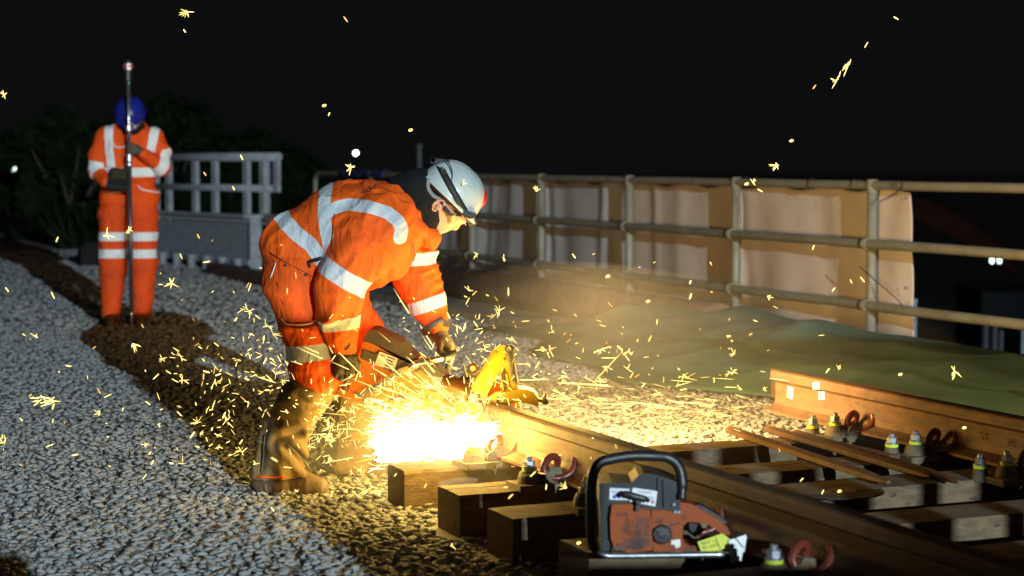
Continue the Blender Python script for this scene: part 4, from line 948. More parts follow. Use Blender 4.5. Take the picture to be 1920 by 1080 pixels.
b = MB(); p = Vector(J(882, 402, 0)); dv = Vector((.30, 0, -.95)); b.lathe(p, dv, [(.013, -.01), (.017, 0), (.017, .022), (.021, .026), (.021, .042), (.016, .043)], 20); b.build('torch', mat('torch_metal', (.22, .17, .10), .35, .7), hl)
b = MB(); b.prism([Vector(J(x, y, -.03)) for x, y in ((863, 402), (871, 407), (874, 424), (868, 414))], (0, .004, 0), .0008); b.build('visor_clip', M['sticker'], hl)
b = MB(); b.lathe(Vector(J(898, 371, .03)), (.80, .55, -.2), [(.045, -.02), (.046, 0), (.040, .012), (.02, .018), (.001, .019)], 24); b.build('rear_light', M['red'], hl)
b = MB(); b.tube([Vector(J(853, 371, -.112)), Vector(J(862, 369, -.115))], .0025, 6); b.build('strap_clip', M['strap'], hl)
# gloves. near hand closed on the rear grip, far hand over the front bar
def hand(name, prims, m, res=.0038): return body(name, prims, .0055, .0032, m, w1, lambda P: folds(P, 26, .0012, 60, .0008, (0, .4, 1)))[0]
nh = [(J(646, 652, -.20), J(646, 672, -.215), .036, .040, .8), (J(640, 672, -.215), J(639, 692, -.225), .030, .022), (J(654, 672, -.215), J(656, 692, -.225), .030, .022)]
for i, (x, l) in enumerate(((632, 13), (641, 18), (650.5, 20), (659.5, 16))):
    k = J(x, 690, -.228); m1 = J(x - 1, 690 + l, -.232); m2 = J(x - 1, 694 + l, -.205); tip = J(x, 686 + l * .7, -.185)
    nh += [(k, m1, .0098, .0088), (m1, m2, .0088, .0084), (m2, tip, .0084, .0075)]
nh += [(J(662, 668, -.21), J(671, 682, -.20), .014, .0115), (J(671, 682, -.20), J(669, 698, -.185), .0115, .009)]
nhand = hand('glove', nh, M['glove_brown'])
b = MB()
for i, x in enumerate((633, 641, 649, 657)): b.tube([Vector(J(x - 2, 686, -.2405)), Vector(J(x + 3, 688, -.2405))], .0045, 8); b.tube([Vector(J(x - 1, 696, -.2425)), Vector(J(x + 2, 698, -.2425))], .0036, 8)
b.build('knuckle_pad', M['palm_grip'], nhand)
fh = [(J(818, 612, .15), J(824, 630, .14), .033, .034, .85), (J(824, 630, .14), J(836, 648, .125), .036, .034, .95), (J(830, 640, .10), J(842, 654, .09), .020, .018)]
for i, (x, y, dy) in enumerate(((848, 650, .165), (849, 652, .143), (848, 655, .120), (844, 658, .098))):
    k = J(x - 8, y - 6, dy); a1 = J(x + 4, y + 4, dy); a2 = J(x - 2, y + 15, dy - .004); a3 = J(x - 14, y + 17, dy - .008)
    fh += [(k, a1, .0112, .0105), (a1, a2, .0102, .0095), (a2, a3, .0095, .008)]
fh += [(J(826, 644, .085), J(824, 658, .072), .014, .012), (J(824, 658, .072), J(832, 668, .066), .012, .0095)]
fhand = hand('glove', fh, M['glove_grey'])
b = MB(); c0, c1 = Vector(J(816, 613, .15)), Vector(J(818, 620, .15)); b.tube([c0, c1], .038, 18); b.tube([c0 + Vector((.003, 0, -.02)), c1 + Vector((.003, 0, -.02))], .0365, 18); b.build('knit_cuff', M['glove_grey'], fhand)
# gaiters and boots
CRS = [XZs([(518, 826), (540, 815), (563, 812)], -.26), XZs([(538, 832), (556, 852), (574, 884)], -.26), XZs([(500, 800), (494, 850), (488, 884)], -.26), XZs([(560, 742), (585, 760), (604, 757)], -.22)]
def wrg(P):
    f = folds(P, 6, .020, 15, .010, (.25, .2, 1))
    for c, dp in zip(CRS, (.020, .016, .012, .010)):
        d = seg_dist(P[:, [0, 2]], c); f = f + dp * np.exp(-(d / .011) ** 2) - dp * .55 * np.exp(-((d - .030) / .014) ** 2)
    return f
def gaiter(prims, zcut, label):
    def cut(P, d): return np.maximum(np.maximum(d, zcut - P[:, 2]), -(d + .012) * 1.0 if False else d)
    return body('gaiter', prims, .04, .0075, M['gaiter'], w1, wrg, cut=cut)
ga, GVt = gaiter([(J(588, 716, -.14), J(572, 745, -.15), .082, .080), (J(572, 745, -.15), J(551, 782, -.17), .080, .080), (J(551, 782, -.17), J(527, 832, -.19), .080, .082), (J(527, 832, -.19), J(512, 884, -.20), .080, .088, 1.0), (J(535, 860, -.2), J(556, 890, -.2), .055, .05)], float(J(520, 895, -.2)[2]), '')
cord('back_strap', XZs([(497, 815), (494, 850), (490, 885)], -.28), GVt, M['velcro'], ga, .0035, .0)
cord('front_flap_edge', XZs([(541, 830), (552, 842), (568, 868), (580, 886)], -.25), GVt, M['boot'], ga, .0035, .0)
cord('lower_cord', XZs([(483, 893), (510, 895), (535, 893)], -.28), GVt, M['orange_cloth'], ga, .004, .003)
bo, _ = body('boot', [(J(497, 902, -.2), J(520, 900, -.2), .052, .055, .85), (J(520, 905, -.2), J(575, 910, -.2), .050, .042, .95), (J(575, 910, -.2), J(598, 913, -.2), .043, .037, 1.05), (J(495, 918, -.2), J(600, 921, -.2), .022, .022, 2.0)], .03, .006, M['boot'], w1, lambda P: folds(P, 14, .006, 30, .003, (1, 0, .2)))
b = MB(); sl = [J(480, 922, -.2), J(540, 926, -.2), J(612, 926, -.2)]; P = []
for s in np.linspace(0, 1, 18):
    x = 479 + 134 * s; hw = .042 + .012 * math.sin(s * math.pi * .9 + .5) ; hw *= math.sqrt(max(.05, 1 - (2 * s - 1) ** 8))
    P.append([Vector(J(x, 919 + 3 * s, -.2)) + Vector((0, hw * a, c)) for a, c in ((-1, 0), (1, 0), (1, -.018 - (.006 if s < .3 else 0)), (-1, -.018 - (.006 if s < .3 else 0)))])
b.grid(P, close_v=True)
for row in (P[0], P[-1]): b.bm.faces.new([b.bm.verts.new(p) for p in row])
b.build('sole', M['black'], bo)
ga2, GV2 = gaiter([(J(662, 722, .20), J(662, 760, .20), .074, .070), (J(662, 760, .20), J(660, 820, .20), .070, .072), (J(660, 820, .20), J(655, 872, .20), .074, .086)], float(J(655, 884, .2)[2]), '')
cord('side_seam', XZs([(640, 745), (637, 790), (635, 830), (630, 870)], .12), GV2, M['boot'], ga2, .0035, .0)
bo2, _ = body('boot', [(J(640, 876, .2), J(660, 876, .2), .05, .052, .85), (J(660, 880, .2), J(710, 884, .19), .048, .038, 1.0), (J(640, 888, .2), J(715, 890, .19), .020, .020, 2.0)], .03, .006, M['boot'], w1)
# ================================================================ RAIL SAW
M['saworange'] = mat('saw_orange', (.62, .17, .014), .35, col2=(.50, .13, .015), scale=8, lo=.45, hi=.7, col3=(.18, .07, .03), s3=17, lo3=.64, hi3=.72, bump=.06, bscale=100)
M['sawdark'] = mat('saw_filter_cover', (.075, .050, .035), .5, col2=(.11, .075, .05), scale=9, bump=.12, bscale=90)
M['brass'] = mat('anodised_arm', (.42, .34, .20), .35, .7, col2=(.30, .24, .14), scale=16)
M['castgrey'] = mat('cast_aluminium', (.36, .35, .33), .5, .6, col2=(.24, .23, .21), scale=20, bump=.3, bscale=60)
M['yellow'] = mat('yellow_enamel', (.78, .50, .010), .38, col2=(.62, .38, .012), scale=8, lo=.45, hi=.7, col3=(.14, .09, .03), s3=21, lo3=.66, hi3=.72, bump=.08, bscale=70)
sw = thing('rail_saw', ay(760, 800, 7.35), 'orange petrol rail saw with dark filter cover, its disc buried in white sparks', 'saw')
YS = 7.23
def Q(x, y, Y=YS): return ay(x, y, Y)
def sp_(name, pts, Y, th, m, parent=sw, bev=.008): return cprism(name, pts, Y, th, m, parent, bev, Q)
sp_('rear_body', [(672, 662), (684, 640), (702, 646), (740, 668), (775, 684), (800, 702), (812, 724), (790, 734), (752, 728), (722, 744), (708, 748), (700, 764), (640, 744), (617, 736), (622, 728), (652, 734), (664, 704)], YS, .20, M['saworange'])
sp_('rear_grip', [(622, 734), (614, 726), (626, 700), (640, 672), (652, 668), (674, 664), (680, 676), (660, 684), (650, 704), (642, 728)], YS + .03, .05, M['saworange'], bev=.006)
sp_('filter_cover', [(680, 640), (687, 624), (697, 618), (709, 620), (755, 643), (763, 655), (770, 664), (795, 676), (834, 704), (826, 708), (798, 703), (776, 681), (735, 660), (700, 644)], YS - .012, .20, M['sawdark'], bev=.014)
sp_('side_panel', [(681, 656), (704, 664), (712, 660), (748, 673), (776, 684), (788, 694), (770, 704), (738, 700), (702, 683), (678, 673)], YS - .010, .02, M['sawdark'], bev=.003)
lb = sp_('maker_label', [(712, 659), (746, 672), (739, 697), (702, 684)], YS - .012, .0014, M['paper'], bev=0)
for i in range(5):
    x0, y0 = 726 + i * -1.6, 668 + i * 5; sp_('print_line', [(x0, y0), (x0 + 15 - 3 * (i % 2), y0 + 5.4 - (i % 2)), (x0 + 14.5 - 3 * (i % 2), y0 + 7), (x0 - .5, y0 + 1.6)], YS - .0128, .0006, M['ink'], lb, 0)
sp_('print_line', [(713, 664), (722, 667.5), (721.5, 669), (712.5, 665.5)], YS - .0128, .0006, M['ink'], lb, 0)
sp_('lower_cover', [(702, 766), (706, 752), (712, 742), (730, 730), (752, 720), (768, 720), (782, 726), (806, 732), (834, 738), (872, 750), (905, 762), (935, 772), (960, 778), (962, 790), (930, 800), (905, 806), (868, 800), (800, 790), (740, 778)], YS + .012, .10, M['saworange'], bev=.010)
for i in range(7):
    x = 728 + i * 5.6; sp_('vent_slot', [(x, 751 - i * 1.2), (x + 12, 741 - i * .2), (x + 14, 742), (x + 2, 752.5 - i * 1.2)], YS + .0105, .004, M['black'], bev=0)
for x, y, r in ((772, 755, .009), (691, 752, .017), (672, 740, .006), (736, 770, .006)):
    b = MB(); b.lathe(Q(x, y, YS + .012), (0, -1, 0), [(r * 1.2, -.02), (r * 1.2, .014), (r, .018), (r * .4, .014), (.001, .014)], 20); b.build('bolt', M['castgrey'], sw)
# front handle: bracket arm with three screws, then bare tube bent over the top and down the far side
sp_('handle_bracket', [(674, 742), (676, 737), (700, 722), (730, 705), (748, 692), (770, 684), (780, 679), (786, 688), (776, 694), (752, 706), (738, 718), (700, 736), (688, 741), (678, 747)], YS - .045, .014, M['brass'], bev=.004)
sp_('bracket_rib', [(690, 733), (745, 701), (748, 705), (694, 738)], YS - .050, .006, M['castgrey'], bev=.0015)
for x, y in ((679, 740), (706, 725), (749, 703), (772, 690)):
    b = MB(); b.lathe(Q(x, y, YS - .046), (0, -1, 0), [(.0075, 0), (.0075, .005), (.004, .006), (.004, .003), (.001, .003)], 14); b.build('screw', M['castgrey'], sw)
b = MB(); b.tube(smooth_path([Q(766, 690, YS - .038), Q(785, 680, YS - .03), Q(815, 675, YS + .03), Q(836, 671, YS + .16), Q(848, 664, YS + .27), Q(851, 660, YS + .32), Q(846, 672, YS + .335), Q(840, 690, YS + .30), Q(838, 706, YS + .22)], 6), .0125, 16); b.build('front_handle', M['metaltube'], sw)
b = MB(); b.tube(smooth_path([Q(828, 673, YS + .10), Q(838, 670, YS + .18), Q(848, 664, YS + .27), Q(850, 662, YS + .30)], 5), .016, 16); b.build('handle_grip', M['black'], sw)
sp_('engine_block', [(800, 700), (826, 706), (838, 708), (836, 736), (810, 732), (798, 716)], YS + .02, .14, M['castgrey'])
b = MB(); b.tube([Q(828, 720, YS + .03), Q(834, 721, YS + .03), Q(876, 737, YS + .03), Q(880, 739, YS + .03)], [.038, .046, .040, .034], 24); b.build('exhaust_drum', mat('scorched_drum', (.30, .12, .035), .4, .4, col2=(.18, .08, .03), scale=14), sw)
b = MB(); b.tube([Q(790, 690, YS + .06), Q(830, 715, YS + .06)], .014, 12); b.build('hose', M['black'], sw)
# cutting arm, guard and disc
sp_('arm', [(840, 742), (872, 745), (905, 752), (912, 764), (880, 768), (846, 760)], YS + .06, .05, M['castgrey'])
dk = MB(); dc_ = Vector((ay(898, 800, 7.30))); ax_ = Vector((-.25, .95, 0)).normalized()
dk.lathe(dc_, UX, [(.014, -.0018), (.172, -.0018), (.172, .0018), (.014, .0018)], 48); dk.build('disc', M['abrasive'], sw)
b = MB(); b.lathe(dc_, UX, [(.03, -.012), (.034, -.006), (.034, .006), (.03, .012)], 20); b.build('flange', M['castgrey'], sw)
b = MB(); P = []
for a in np.linspace(-.3, 2.6, 30):
    d = VX * math.cos(a) + ZX * math.sin(a); P.append([dc_ + d * r + UX * h for r, h in ((.05, .016), (.186, .016), (.19, .010), (.19, -.010), (.186, -.016), (.05, -.016))])
b.grid(P); o = b.build('disc_guard', M['saworange'], sw); o.modifiers.new('thickness', 'SOLIDIFY').thickness = .002
# silver bracket with knob
sp_('link_bracket', [(856, 714), (872, 700), (884, 694), (900, 696), (892, 712), (876, 722), (862, 724)], YS + .10, .04, M['castgrey'])
b = MB(); p = Q(887, 690, YS + .10); b.lathe(p, (0, -1, 0), [(.012, -.02), (.020, -.012), (.021, .010), (.012, .02)], 14); b.tube([p, p + Vector((-.03, 0, -.02))], .007, 8); b.build('knob', M['brass'], sw)

# ---------------------------------------------------------------- guide clamp bolted to the rail head
cl = thing('saw_clamp', Q(950, 770, 7.3), 'yellow folding guide arm and clamp fixed on the rail head beside the saw', 'clamp')
YK = 7.24
def kp(name, pts, Y, th, m=None, bev=.005): return cprism(name, pts, Y, th, m or M['yellow'], cl, bev, Q)
kp('lower_arm', [(880, 750), (875, 743), (881, 727), (930, 655), (938, 649), (948, 648), (948, 676), (912, 742), (908, 748), (900, 738), (892, 737), (888, 742)], YK, .022)
kp('arm_rib', [(884, 728), (930, 660), (933, 663), (888, 732)], YK - .008, .012, bev=.002); kp('arm_rib', [(904, 734), (944, 672), (947, 676), (908, 740)], YK - .008, .012, bev=.002)
kp('lower_arm', [(884, 740), (880, 727), (926, 654), (940, 650), (944, 668), (906, 735)], YK + .075, .022)
kp('upper_arm', [(945, 652), (952, 646), (963, 648), (971, 726), (969, 732), (958, 735), (941, 738), (938, 700), (944, 686)], YK + .01, .020)
kp('arm_rib', [(939, 702), (946, 690), (951, 728), (946, 734)], YK + .002, .012, M['rail'], .001); kp('arm_rib', [(948, 700), (951, 700), (956, 733), (952, 734)], YK + .000, .014, bev=.0015)
kp('upper_arm', [(945, 652), (952, 646), (963, 648), (971, 726), (958, 735), (946, 700)], YK + .075, .020)
b = MB()
pts = []
s0, s1 = Q(954, 658, YK - .004), Q(966, 720, YK - .004); ax = (s1 - s0); x_ = ax.normalized().orthogonal(); y_ = ax.normalized().cross(x_)
for i in range(18 * 10 + 1):
    a = i / 10 * 2 * math.pi; pts.append(s0 + ax * (i / 180) + (x_ * math.cos(a) + y_ * math.sin(a)) * .0088)
b.tube(pts, .0021, 6); b.build('coil_spring', M['castgrey'], cl)
for x, y, r in ((953, 655, .016), (888, 745, .020), (967, 740, .008)):
    b = MB(); b.lathe(Q(x, y, YK - .002), (0, -1, 0), [(r, -.02), (r, .010), (r * .8, .013), (r * .45, .010), (.001, .010)], 20); b.build('pivot_bolt', M['castgrey'], cl)
kp('clamp_body', [(914, 758), (916, 748), (926, 738), (940, 738), (973, 729), (990, 731), (1001, 735), (1009, 746), (1010, 762), (990, 757), (975, 754), (958, 757), (940, 765), (930, 770), (920, 772)], YK - .02, .11, bev=.010)
kp('clamp_jaw', [(914, 758), (930, 768), (940, 765), (955, 770), (961, 779), (958, 784), (946, 781), (934, 776), (922, 770)], YK - .035, .03, bev=.006)
kp('clamp_plate', [(932, 744), (936, 741), (934, 764), (929, 768)], YK - .023, .004, M['sawdark'], .001)
b = MB(); p = Q(1018, 752, YK + .02); b.lathe(p, (1, -.3, -.15), [(.008, -.05), (.008, 0), (.016, .002), (.016, .014), (.010, .016), (.010, .024)], 8); b.build('clamp_bolt', M['castgrey'], cl)
b = MB(); p = Q(1019, 745, YK + .02); b.lathe(p, (1, -.3, -.15), [(.012, 0), (.014, .003), (.014, .012), (.010, .015)], 6); b.build('clamp_nut', M['zinc'], cl)

# ================================================================ THE FAR WORKER
Y2 = 14.72
def B(px, py, dy=0): return np.array(ay(px, py, Y2 + dy))
def B2(pts, dy=-.2): return [(lambda p: (p.x, p.z))(ay(x, y, Y2 + dy)) for x, y in pts]
w2 = thing('person', az(236, 606, 0), 'standing worker in orange workwear and blue helmet, head bowed behind a survey pole', 'person')
tr2 = [(B(220, 392), B(262, 392), .135, .135, .95), (B(213, 402), B(211, 500), .118, .098), (B(211, 500), B(208, 592), .098, .078), (B(268, 402), B(270, 490), .122, .100), (B(270, 490), B(265, 592), .100, .076)]
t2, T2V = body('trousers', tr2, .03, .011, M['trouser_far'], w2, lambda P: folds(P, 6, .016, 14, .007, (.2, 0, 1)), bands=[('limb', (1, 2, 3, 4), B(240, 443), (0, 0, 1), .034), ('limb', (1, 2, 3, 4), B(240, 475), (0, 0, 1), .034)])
j2 = [(B(214, 262), B(272, 262), .105, .105, .95), (B(222, 285), B(262, 285), .135, .135, .95), (B(222, 320), B(262, 320), .135, .135, .95), (B(216, 372), B(266, 372), .132, .132, .95),
      (B(200, 258), B(186, 292, -.03), .085, .072), (B(186, 292, -.03), B(181, 322, -.05), .072, .066), (B(181, 322, -.05), B(198, 342, -.19), .062, .050),
      (B(288, 258), B(302, 290, -.03), .085, .072), (B(302, 290, -.03), B(303, 312, -.06), .074, .068), (B(303, 312, -.06), B(268, 288, -.22), .066, .048), (B(226, 240), B(262, 240), .06, .06)]
def cutj2(P, d): return np.maximum(d, float(B(240, 392)[2]) - P[:, 2])
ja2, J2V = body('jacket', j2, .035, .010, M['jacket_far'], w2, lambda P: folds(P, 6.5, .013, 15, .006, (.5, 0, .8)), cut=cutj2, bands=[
    ('poly', B2([(197, 228), (199, 262), (204, 312)]), .034, (0, 1, 2, 4, 10)), ('poly', B2([(285, 228), (282, 262), (277, 290)]), .034, (0, 1, 2, 7, 10)), ('limb', (2, 3), B(240, 323), (0, 0, 1), .036),
    ('limb', (5, 4), B(184, 312), B(182, 322) - B(186, 300), .040), ('limb', (6,), B(184, 326, -.08), B(198, 342, -.15) - B(182, 322, -.05), .022), ('limb', (9, 8), B(300, 306, -.08), B(285, 300, -.15) - B(303, 312, -.08), .045)])
cord('pocket_piping', B2([(254, 348), (258, 355), (292, 362)]), J2V, M['piping'], ja2, .006, .004); cord('pocket_piping', B2([(190, 358), (200, 363), (228, 360)]), J2V, M['piping'], ja2, .006, .004)
cord('pocket_piping', B2([(210, 268), (212, 277), (232, 275)]), J2V, M['piping'], ja2, .005, .004)
hd2, _ = body('head', [(B(244, 215, -.02), B(246, 222, -.06), .092, .085, 1.05), (B(246, 228, -.09), B(246, 238, -.09), .062, .05), (B(246, 233, -.145), B(246, 236, -.15), .015, .017), (B(245, 238), B(245, 250), .06, .07)], .03, .008, M['skin'], w2)
hc2 = Vector(B(244, 214, -.05)); tf = Vector((0, -.80, -.60)); tu = Vector((0, -.60, .80)); ts = Vector((1, 0, 0)); b = MB(); P = []
for th in np.linspace(0, 2 * math.pi, 49)[:-1]:
    fr = max(0, math.cos(th)) ** 2; o_ = 1.05 + .2 * fr ** 2
    row = [hc2 + tf * (.135 * o_ * math.cos(th)) + ts * (.118 * 1.05 * math.sin(th)) - tu * (.006 + .012 * fr)]
    row += [hc2 + tf * (.135 * math.cos(ph) ** .82 * math.cos(th)) + ts * (.118 * math.cos(ph) ** .82 * math.sin(th)) + tu * (.135 * math.sin(ph)) for ph in np.linspace(.03, 1.55, 14)]; P.append(row)
b.grid(P, close_u=True); h2 = b.build('helmet', M['bluehelmet'], w2); h2.modifiers.new('thickness', 'SOLIDIFY').thickness = -.004
b = MB(); b.tube([hc2 + tu * .135 * math.sin(a) * 1.01 + tf * .135 * math.cos(a) * 1.01 for a in np.linspace(.4, 2.6, 16)], .008, 8, flat=2.2); b.build('ridge', M['bluehelmet'], h2)
for x in (241, 252):
    b = MB(); b.lathe(Vector(B(x, 238, -.20)), (0, -1, -.2), [(.016, -.02), (.019, 0), (.017, .012), (.003, .014)], 14); b.build('head_torch', M['zinc'], h2)
_ = body('collar', [(B(228, 236, -.06), B(240, 246, -.10), .035, .03), (B(264, 236, -.06), B(252, 246, -.10), .035, .03), (B(228, 234, .05), B(264, 234, .05), .045, .045)], .03, .009, M['hood'], ja2)
h1 = [(B(199, 343, -.19), B(206, 346, -.22), .036, .036), (B(206, 340, -.23), B(212, 336, -.25), .013, .011)]
for i in range(4): h1 += [(B(206, 341 + i * 4, -.24), B(214, 340 + i * 4, -.255), .012, .010), (B(214, 340 + i * 4, -.255), B(218, 342 + i * 4, -.235), .010, .009)]
_ = body('hand', h1, .012, .006, M['skin'], w2)
h2_ = [(B(268, 288, -.22), B(256, 280, -.25), .036, .038), (B(250, 272, -.28), B(244, 270, -.285), .014, .011)]
for i in range(4): h2_ += [(B(254, 272 + i * 5, -.28), B(244, 270 + i * 5, -.292), .013, .011), (B(244, 270 + i * 5, -.292), B(240, 272 + i * 5, -.265), .011, .009)]
_ = body('glove', h2_, .012, .006, M['glove_brown'], w2)
for x0 in (208, 265):
    bb, _ = body('boot', [(B(x0, 594), B(x0, 600, -.03), .062, .062), (B(x0, 602, -.04), B(x0 - 1, 607, -.17), .055, .045)], .03, .009, M['boot'], w2)
    s = MB(); s.box(Vector(B(x0, 613, -.07)), (.10, .28, .025), None, .008); s.build('sole', M['black'], bb)
# survey pole and controller
M['poleled'] = emit('status_light', (.1, 1, .35), 1.2)
YP = Y2 - .29; pb = Vector(B(247, 617, -.29)); pb.z = 0; xP = pb.x
po = thing('survey_pole', pb, 'two tone survey pole with a prism on top, held upright by the far worker', 'survey pole')
def zP(y): return ay(247, y, YP).z
b = MB(); b.tube([(xP, YP, zP(300)), (xP, YP, zP(152))], .0145, 14); b.build('upper_tube', M['metaltube'], po)
b = MB(); b.tube([(xP, YP, .10), (xP, YP, zP(300))], .0175, 14); b.build('lower_tube', mat('dark_tube', (.10, .09, .10), .35, .6), po)
b = MB(); b.lathe((xP, YP, 0), ZX, [(.002, 0), (.010, .05), (.018, .10), (.018, .12)], 14); b.build('point', M['zinc'], po)
for y, r, h in ((240, .026, .05), (296, .024, .06), (308, .022, .03)):
    b = MB(); b.lathe((xP, YP, zP(y) - h / 2), ZX, [(r * .8, 0), (r, .006), (r, h - .006), (r * .8, h)], 16); b.build('clamp_collar', M['zinc'], po)
b = MB(); b.lathe((xP, YP, zP(154)), ZX, [(.018, 0), (.032, .01), (.032, .10), (.022, .12)], 16); b.build('prism_mount', M['black'], po)
pr = MB(); zz = zP(125); pr.lathe((xP, YP, zz - .03), ZX, [(.020, 0), (.034, .006), (.036, .03), (.034, .054), (.018, .06)], 8); pr = pr.build('prism', M['zinc'], po)
for a in range(8):
    d = Vector((math.cos(a * math.pi / 4 + .4), math.sin(a * math.pi / 4 + .4), 0)); b = MB(); b.lathe(Vector((xP, YP, zz)) + d * .0345, d, [(.011, 0), (.011, .003), (.002, .004)], 10); b.build('target_dot', M['red'], pr)
b = MB(); b.tube([(xP, YP, zz + .03), (xP, YP, zz + .055)], [.03, .012], 12); b.build('cap', M['black'], po)
b = MB(); b.lathe((xP + .012, YP - .03, zP(156)), (0, -1, 0), [(.004, 0), (.004, .004)], 8); b.build('status_light', M['poleled'], po)
cc = Vector(B(224, 334, -.27)); ct = thing('data_controller', cc, 'black handheld controller with a small glowing screen held at the far worker\'s waist', 'controller')
R_ = Matrix.Rotation(-.5, 3, 'X') @ Matrix.Rotation(.08, 3, 'Y')
b = MB(); b.box(cc, (.15, .05, .15), R_, .012); b.build('casing', M['black'], ct)
b = MB(); b.box(cc + R_ @ Vector((0, -.027, .02)), (.11, .004, .08), R_, .002); b.build('screen', mat('dim_screen', (.05, .045, .02), .15), ct)
for i in range(3):
    for j in range(2): b = MB(); b.box(cc + R_ @ Vector(((i - 1) * .035, -.027, -.045 - j * .018)), (.02, .006, .010), R_, .002); b.build('key', M['charcoal'], ct)
b = MB(); b.box(cc + R_ @ Vector((0, .01, -.085)), (.16, .06, .03), R_, .01); b.build('hand_strap', M['strap'], ct)
# ================================================================ SPARKS AND SMOKE
M['jet'] = emit('white_hot_jet', (1, .78, .3), 8)
M['spark'] = emit('white_hot_spark', (1, .76, .20), 3.1)
M['spark_dim'] = emit('cooling_spark', (1, .55, .10), 1.9)
class Sparks:
    def __init__(s): s.V, s.F, s.mi, s.n = [], [], [], 0
    def dash(s, p, d, L, r, mi=0, ring=((0, .35), (.25, 1), (.8, .9), (1, .3))):
        d = d / np.linalg.norm(d); a = np.cross(d, [0.3, .9, .2]); a /= np.linalg.norm(a); b = np.cross(d, a)
        for t, k in ring:
            for j in range(5):
                th = j * 2 * math.pi / 5; s.V.append(p + d * (L * (t - .5)) + (a * math.cos(th) + b * math.sin(th)) * r * k)
        for i in range(3):
            for j in range(5): s.F.append((s.n + i * 5 + j, s.n + i * 5 + (j + 1) % 5, s.n + (i + 1) * 5 + (j + 1) % 5, s.n + (i + 1) * 5 + j)); s.mi.append(mi)
        s.n += 20
    def burst(s, p, size, n, r, g):
        ax_ = g.normal(size=3); k_ = g.choice([0, 0, .8, 1.5])
        for _ in range(n):
            d = g.normal(size=3) + ax_ * k_; d[1] *= .5; d /= np.linalg.norm(d); L = size * g.uniform(.25, 1.3); s.dash(p + d * L * .5, d, L, r * g.uniform(.5, .9))
        s.dash(p, np.array([1., 0, .1]), size * .35, r * 1.3)
    def build(s, name, m): return np_mesh(name, np.array(s.V), np.array(s.F), m, mi=s.mi)
g = np.random.default_rng(2024)
PXM = 1 / FPX
def one(S_, px, py, Y, ang, Lpx, wpx, mi=0):
    p = np.array(ay(px, py, Y)); k = Y * PXM; d = np.array([math.cos(ang), g.normal(0, .25), math.sin(ang)]); S_.dash(p, d, Lpx * k * 1.1, wpx * k * .40, mi)
sh_ = Sparks()
# the jet itself: thrown back from the cut along the rail towards the worker's boots
cutp = np.array(ay(905, 803, 7.16))
for i in range(1900):
    t = g.random() ** 1.1; px = 918 - 215 * t + g.normal(0, 10); py = 818 + 14 * t + g.normal(0, 9 + 13 * t) - abs(g.normal(0, 6 + 8 * t)); Y = 7.14 + g.normal(0, .10)
    if py > 880: continue
    one(sh_, px, py, Y, math.pi + g.normal(.05, .5), g.uniform(8, 30), g.uniform(1.4, 3.2), 2 if g.random() < .6 else 0)
for i in range(700):                                                  # brightest core at the disc
    px = g.uniform(725, 918); py = 826 + g.normal(0, 14) + (912 - px) * .05; one(sh_, px, py, 7.12 + g.normal(0, .06), math.pi + g.normal(0, .22), g.uniform(25, 55), g.uniform(4, 7), 2)
for i in range(190):                                                  # flung up over the saw and the clamp
    px = g.normal(810, 95); py = g.normal(760, 32); one(sh_, px, py, 7.06 + g.normal(0, .08), g.uniform(0, math.pi), g.uniform(5, 18), g.uniform(1.2, 2.4), 0)
for i in range(34):
    px = g.normal(790, 110); py = g.normal(775, 35); sh_.burst(np.array(ay(px, py, 7.03)), g.uniform(8, 17) * 7 * PXM, g.integers(7, 13), .6 * 7 * PXM, g)
def streak(px, py, Y, ang, Lpx, wpx, mi=0):
    p = np.array(ay(px, py, Y)); k = Y * PXM; d = np.array([math.cos(ang), g.normal(0, .15), math.sin(ang)]); sh_.dash(p + d * Lpx * k * .5, d, Lpx * k, wpx * k * .5, mi, ((0, .9), (.15, 1), (.6, .55), (1, .08)))
for i in range(170):                                                  # long fine streaks fanning back from the disc
    a = math.pi + g.normal(-.12, .42); q = 40 + abs(g.normal(0, 130)); streak(905 + q * math.cos(a), 805 - q * math.sin(a), 7.1 + g.normal(0, .05), a, g.uniform(18, 62), g.uniform(1.1, 2.0), int(g.random() < .25))
for i in range(60):                                                  # and skidding low over the rail to the right
    a = g.normal(.0, .20); q = g.uniform(60, 420); px = 960 + q; py = 776 + g.normal(0, 20) - q * .02; Y = min(8.6, 7.5 + q * .0022)
    if ay(px, py, Y).z < .04: Y = az(px, py, .06).y
    streak(px, py, Y, a, g.uniform(14, 52), g.uniform(.9, 1.7), int(g.random() < .3))
# sparks loose round the boots, over the ballast and along the ground beyond the rail
def cloud(n, cx, sx, cy, sy, Y0, sY, ang, L, w, bursts=.1, ymax=900):
    for i in range(n):
        px, py = g.normal(cx, sx), g.normal(cy, sy); Y = Y0 + g.normal(0, sY)
        if py > ymax: continue
        pz = ay(px, py, Y).z
        if pz < .03: Y = az(px, py, .05).y
        if g.random() < .05:                                         # a clump where one grain has shattered
            for _ in range(g.integers(5, 12)):
                th = g.uniform(0, 2 * math.pi); rr = g.uniform(2, 16); one(sh_, px + rr * math.cos(th), py - rr * math.sin(th) * .8, Y + g.normal(0, .02), th + g.normal(0, .35), g.uniform(3, 14), g.uniform(.8, 1.8))
        a = ang(); mi = int(g.random() < .22); sc_ = .5 if g.random() < .4 else 1
        if g.random() < bursts: sh_.burst(np.array(ay(px, py, Y)), g.uniform(6, 14) * Y * PXM, g.integers(5, 10), .6 * Y * PXM, g)
        else: one(sh_, px, py, Y, a, g.uniform(*L) * sc_, g.uniform(*w) * (.5 + .5 * sc_) * (1.8 if g.random() < .15 else 1), mi)
anyway = lambda: g.uniform(0, math.pi)
cloud(70, 640, 85, 770, 60, 7.08, .08, anyway, (4, 17), (.8, 1.9), .07)
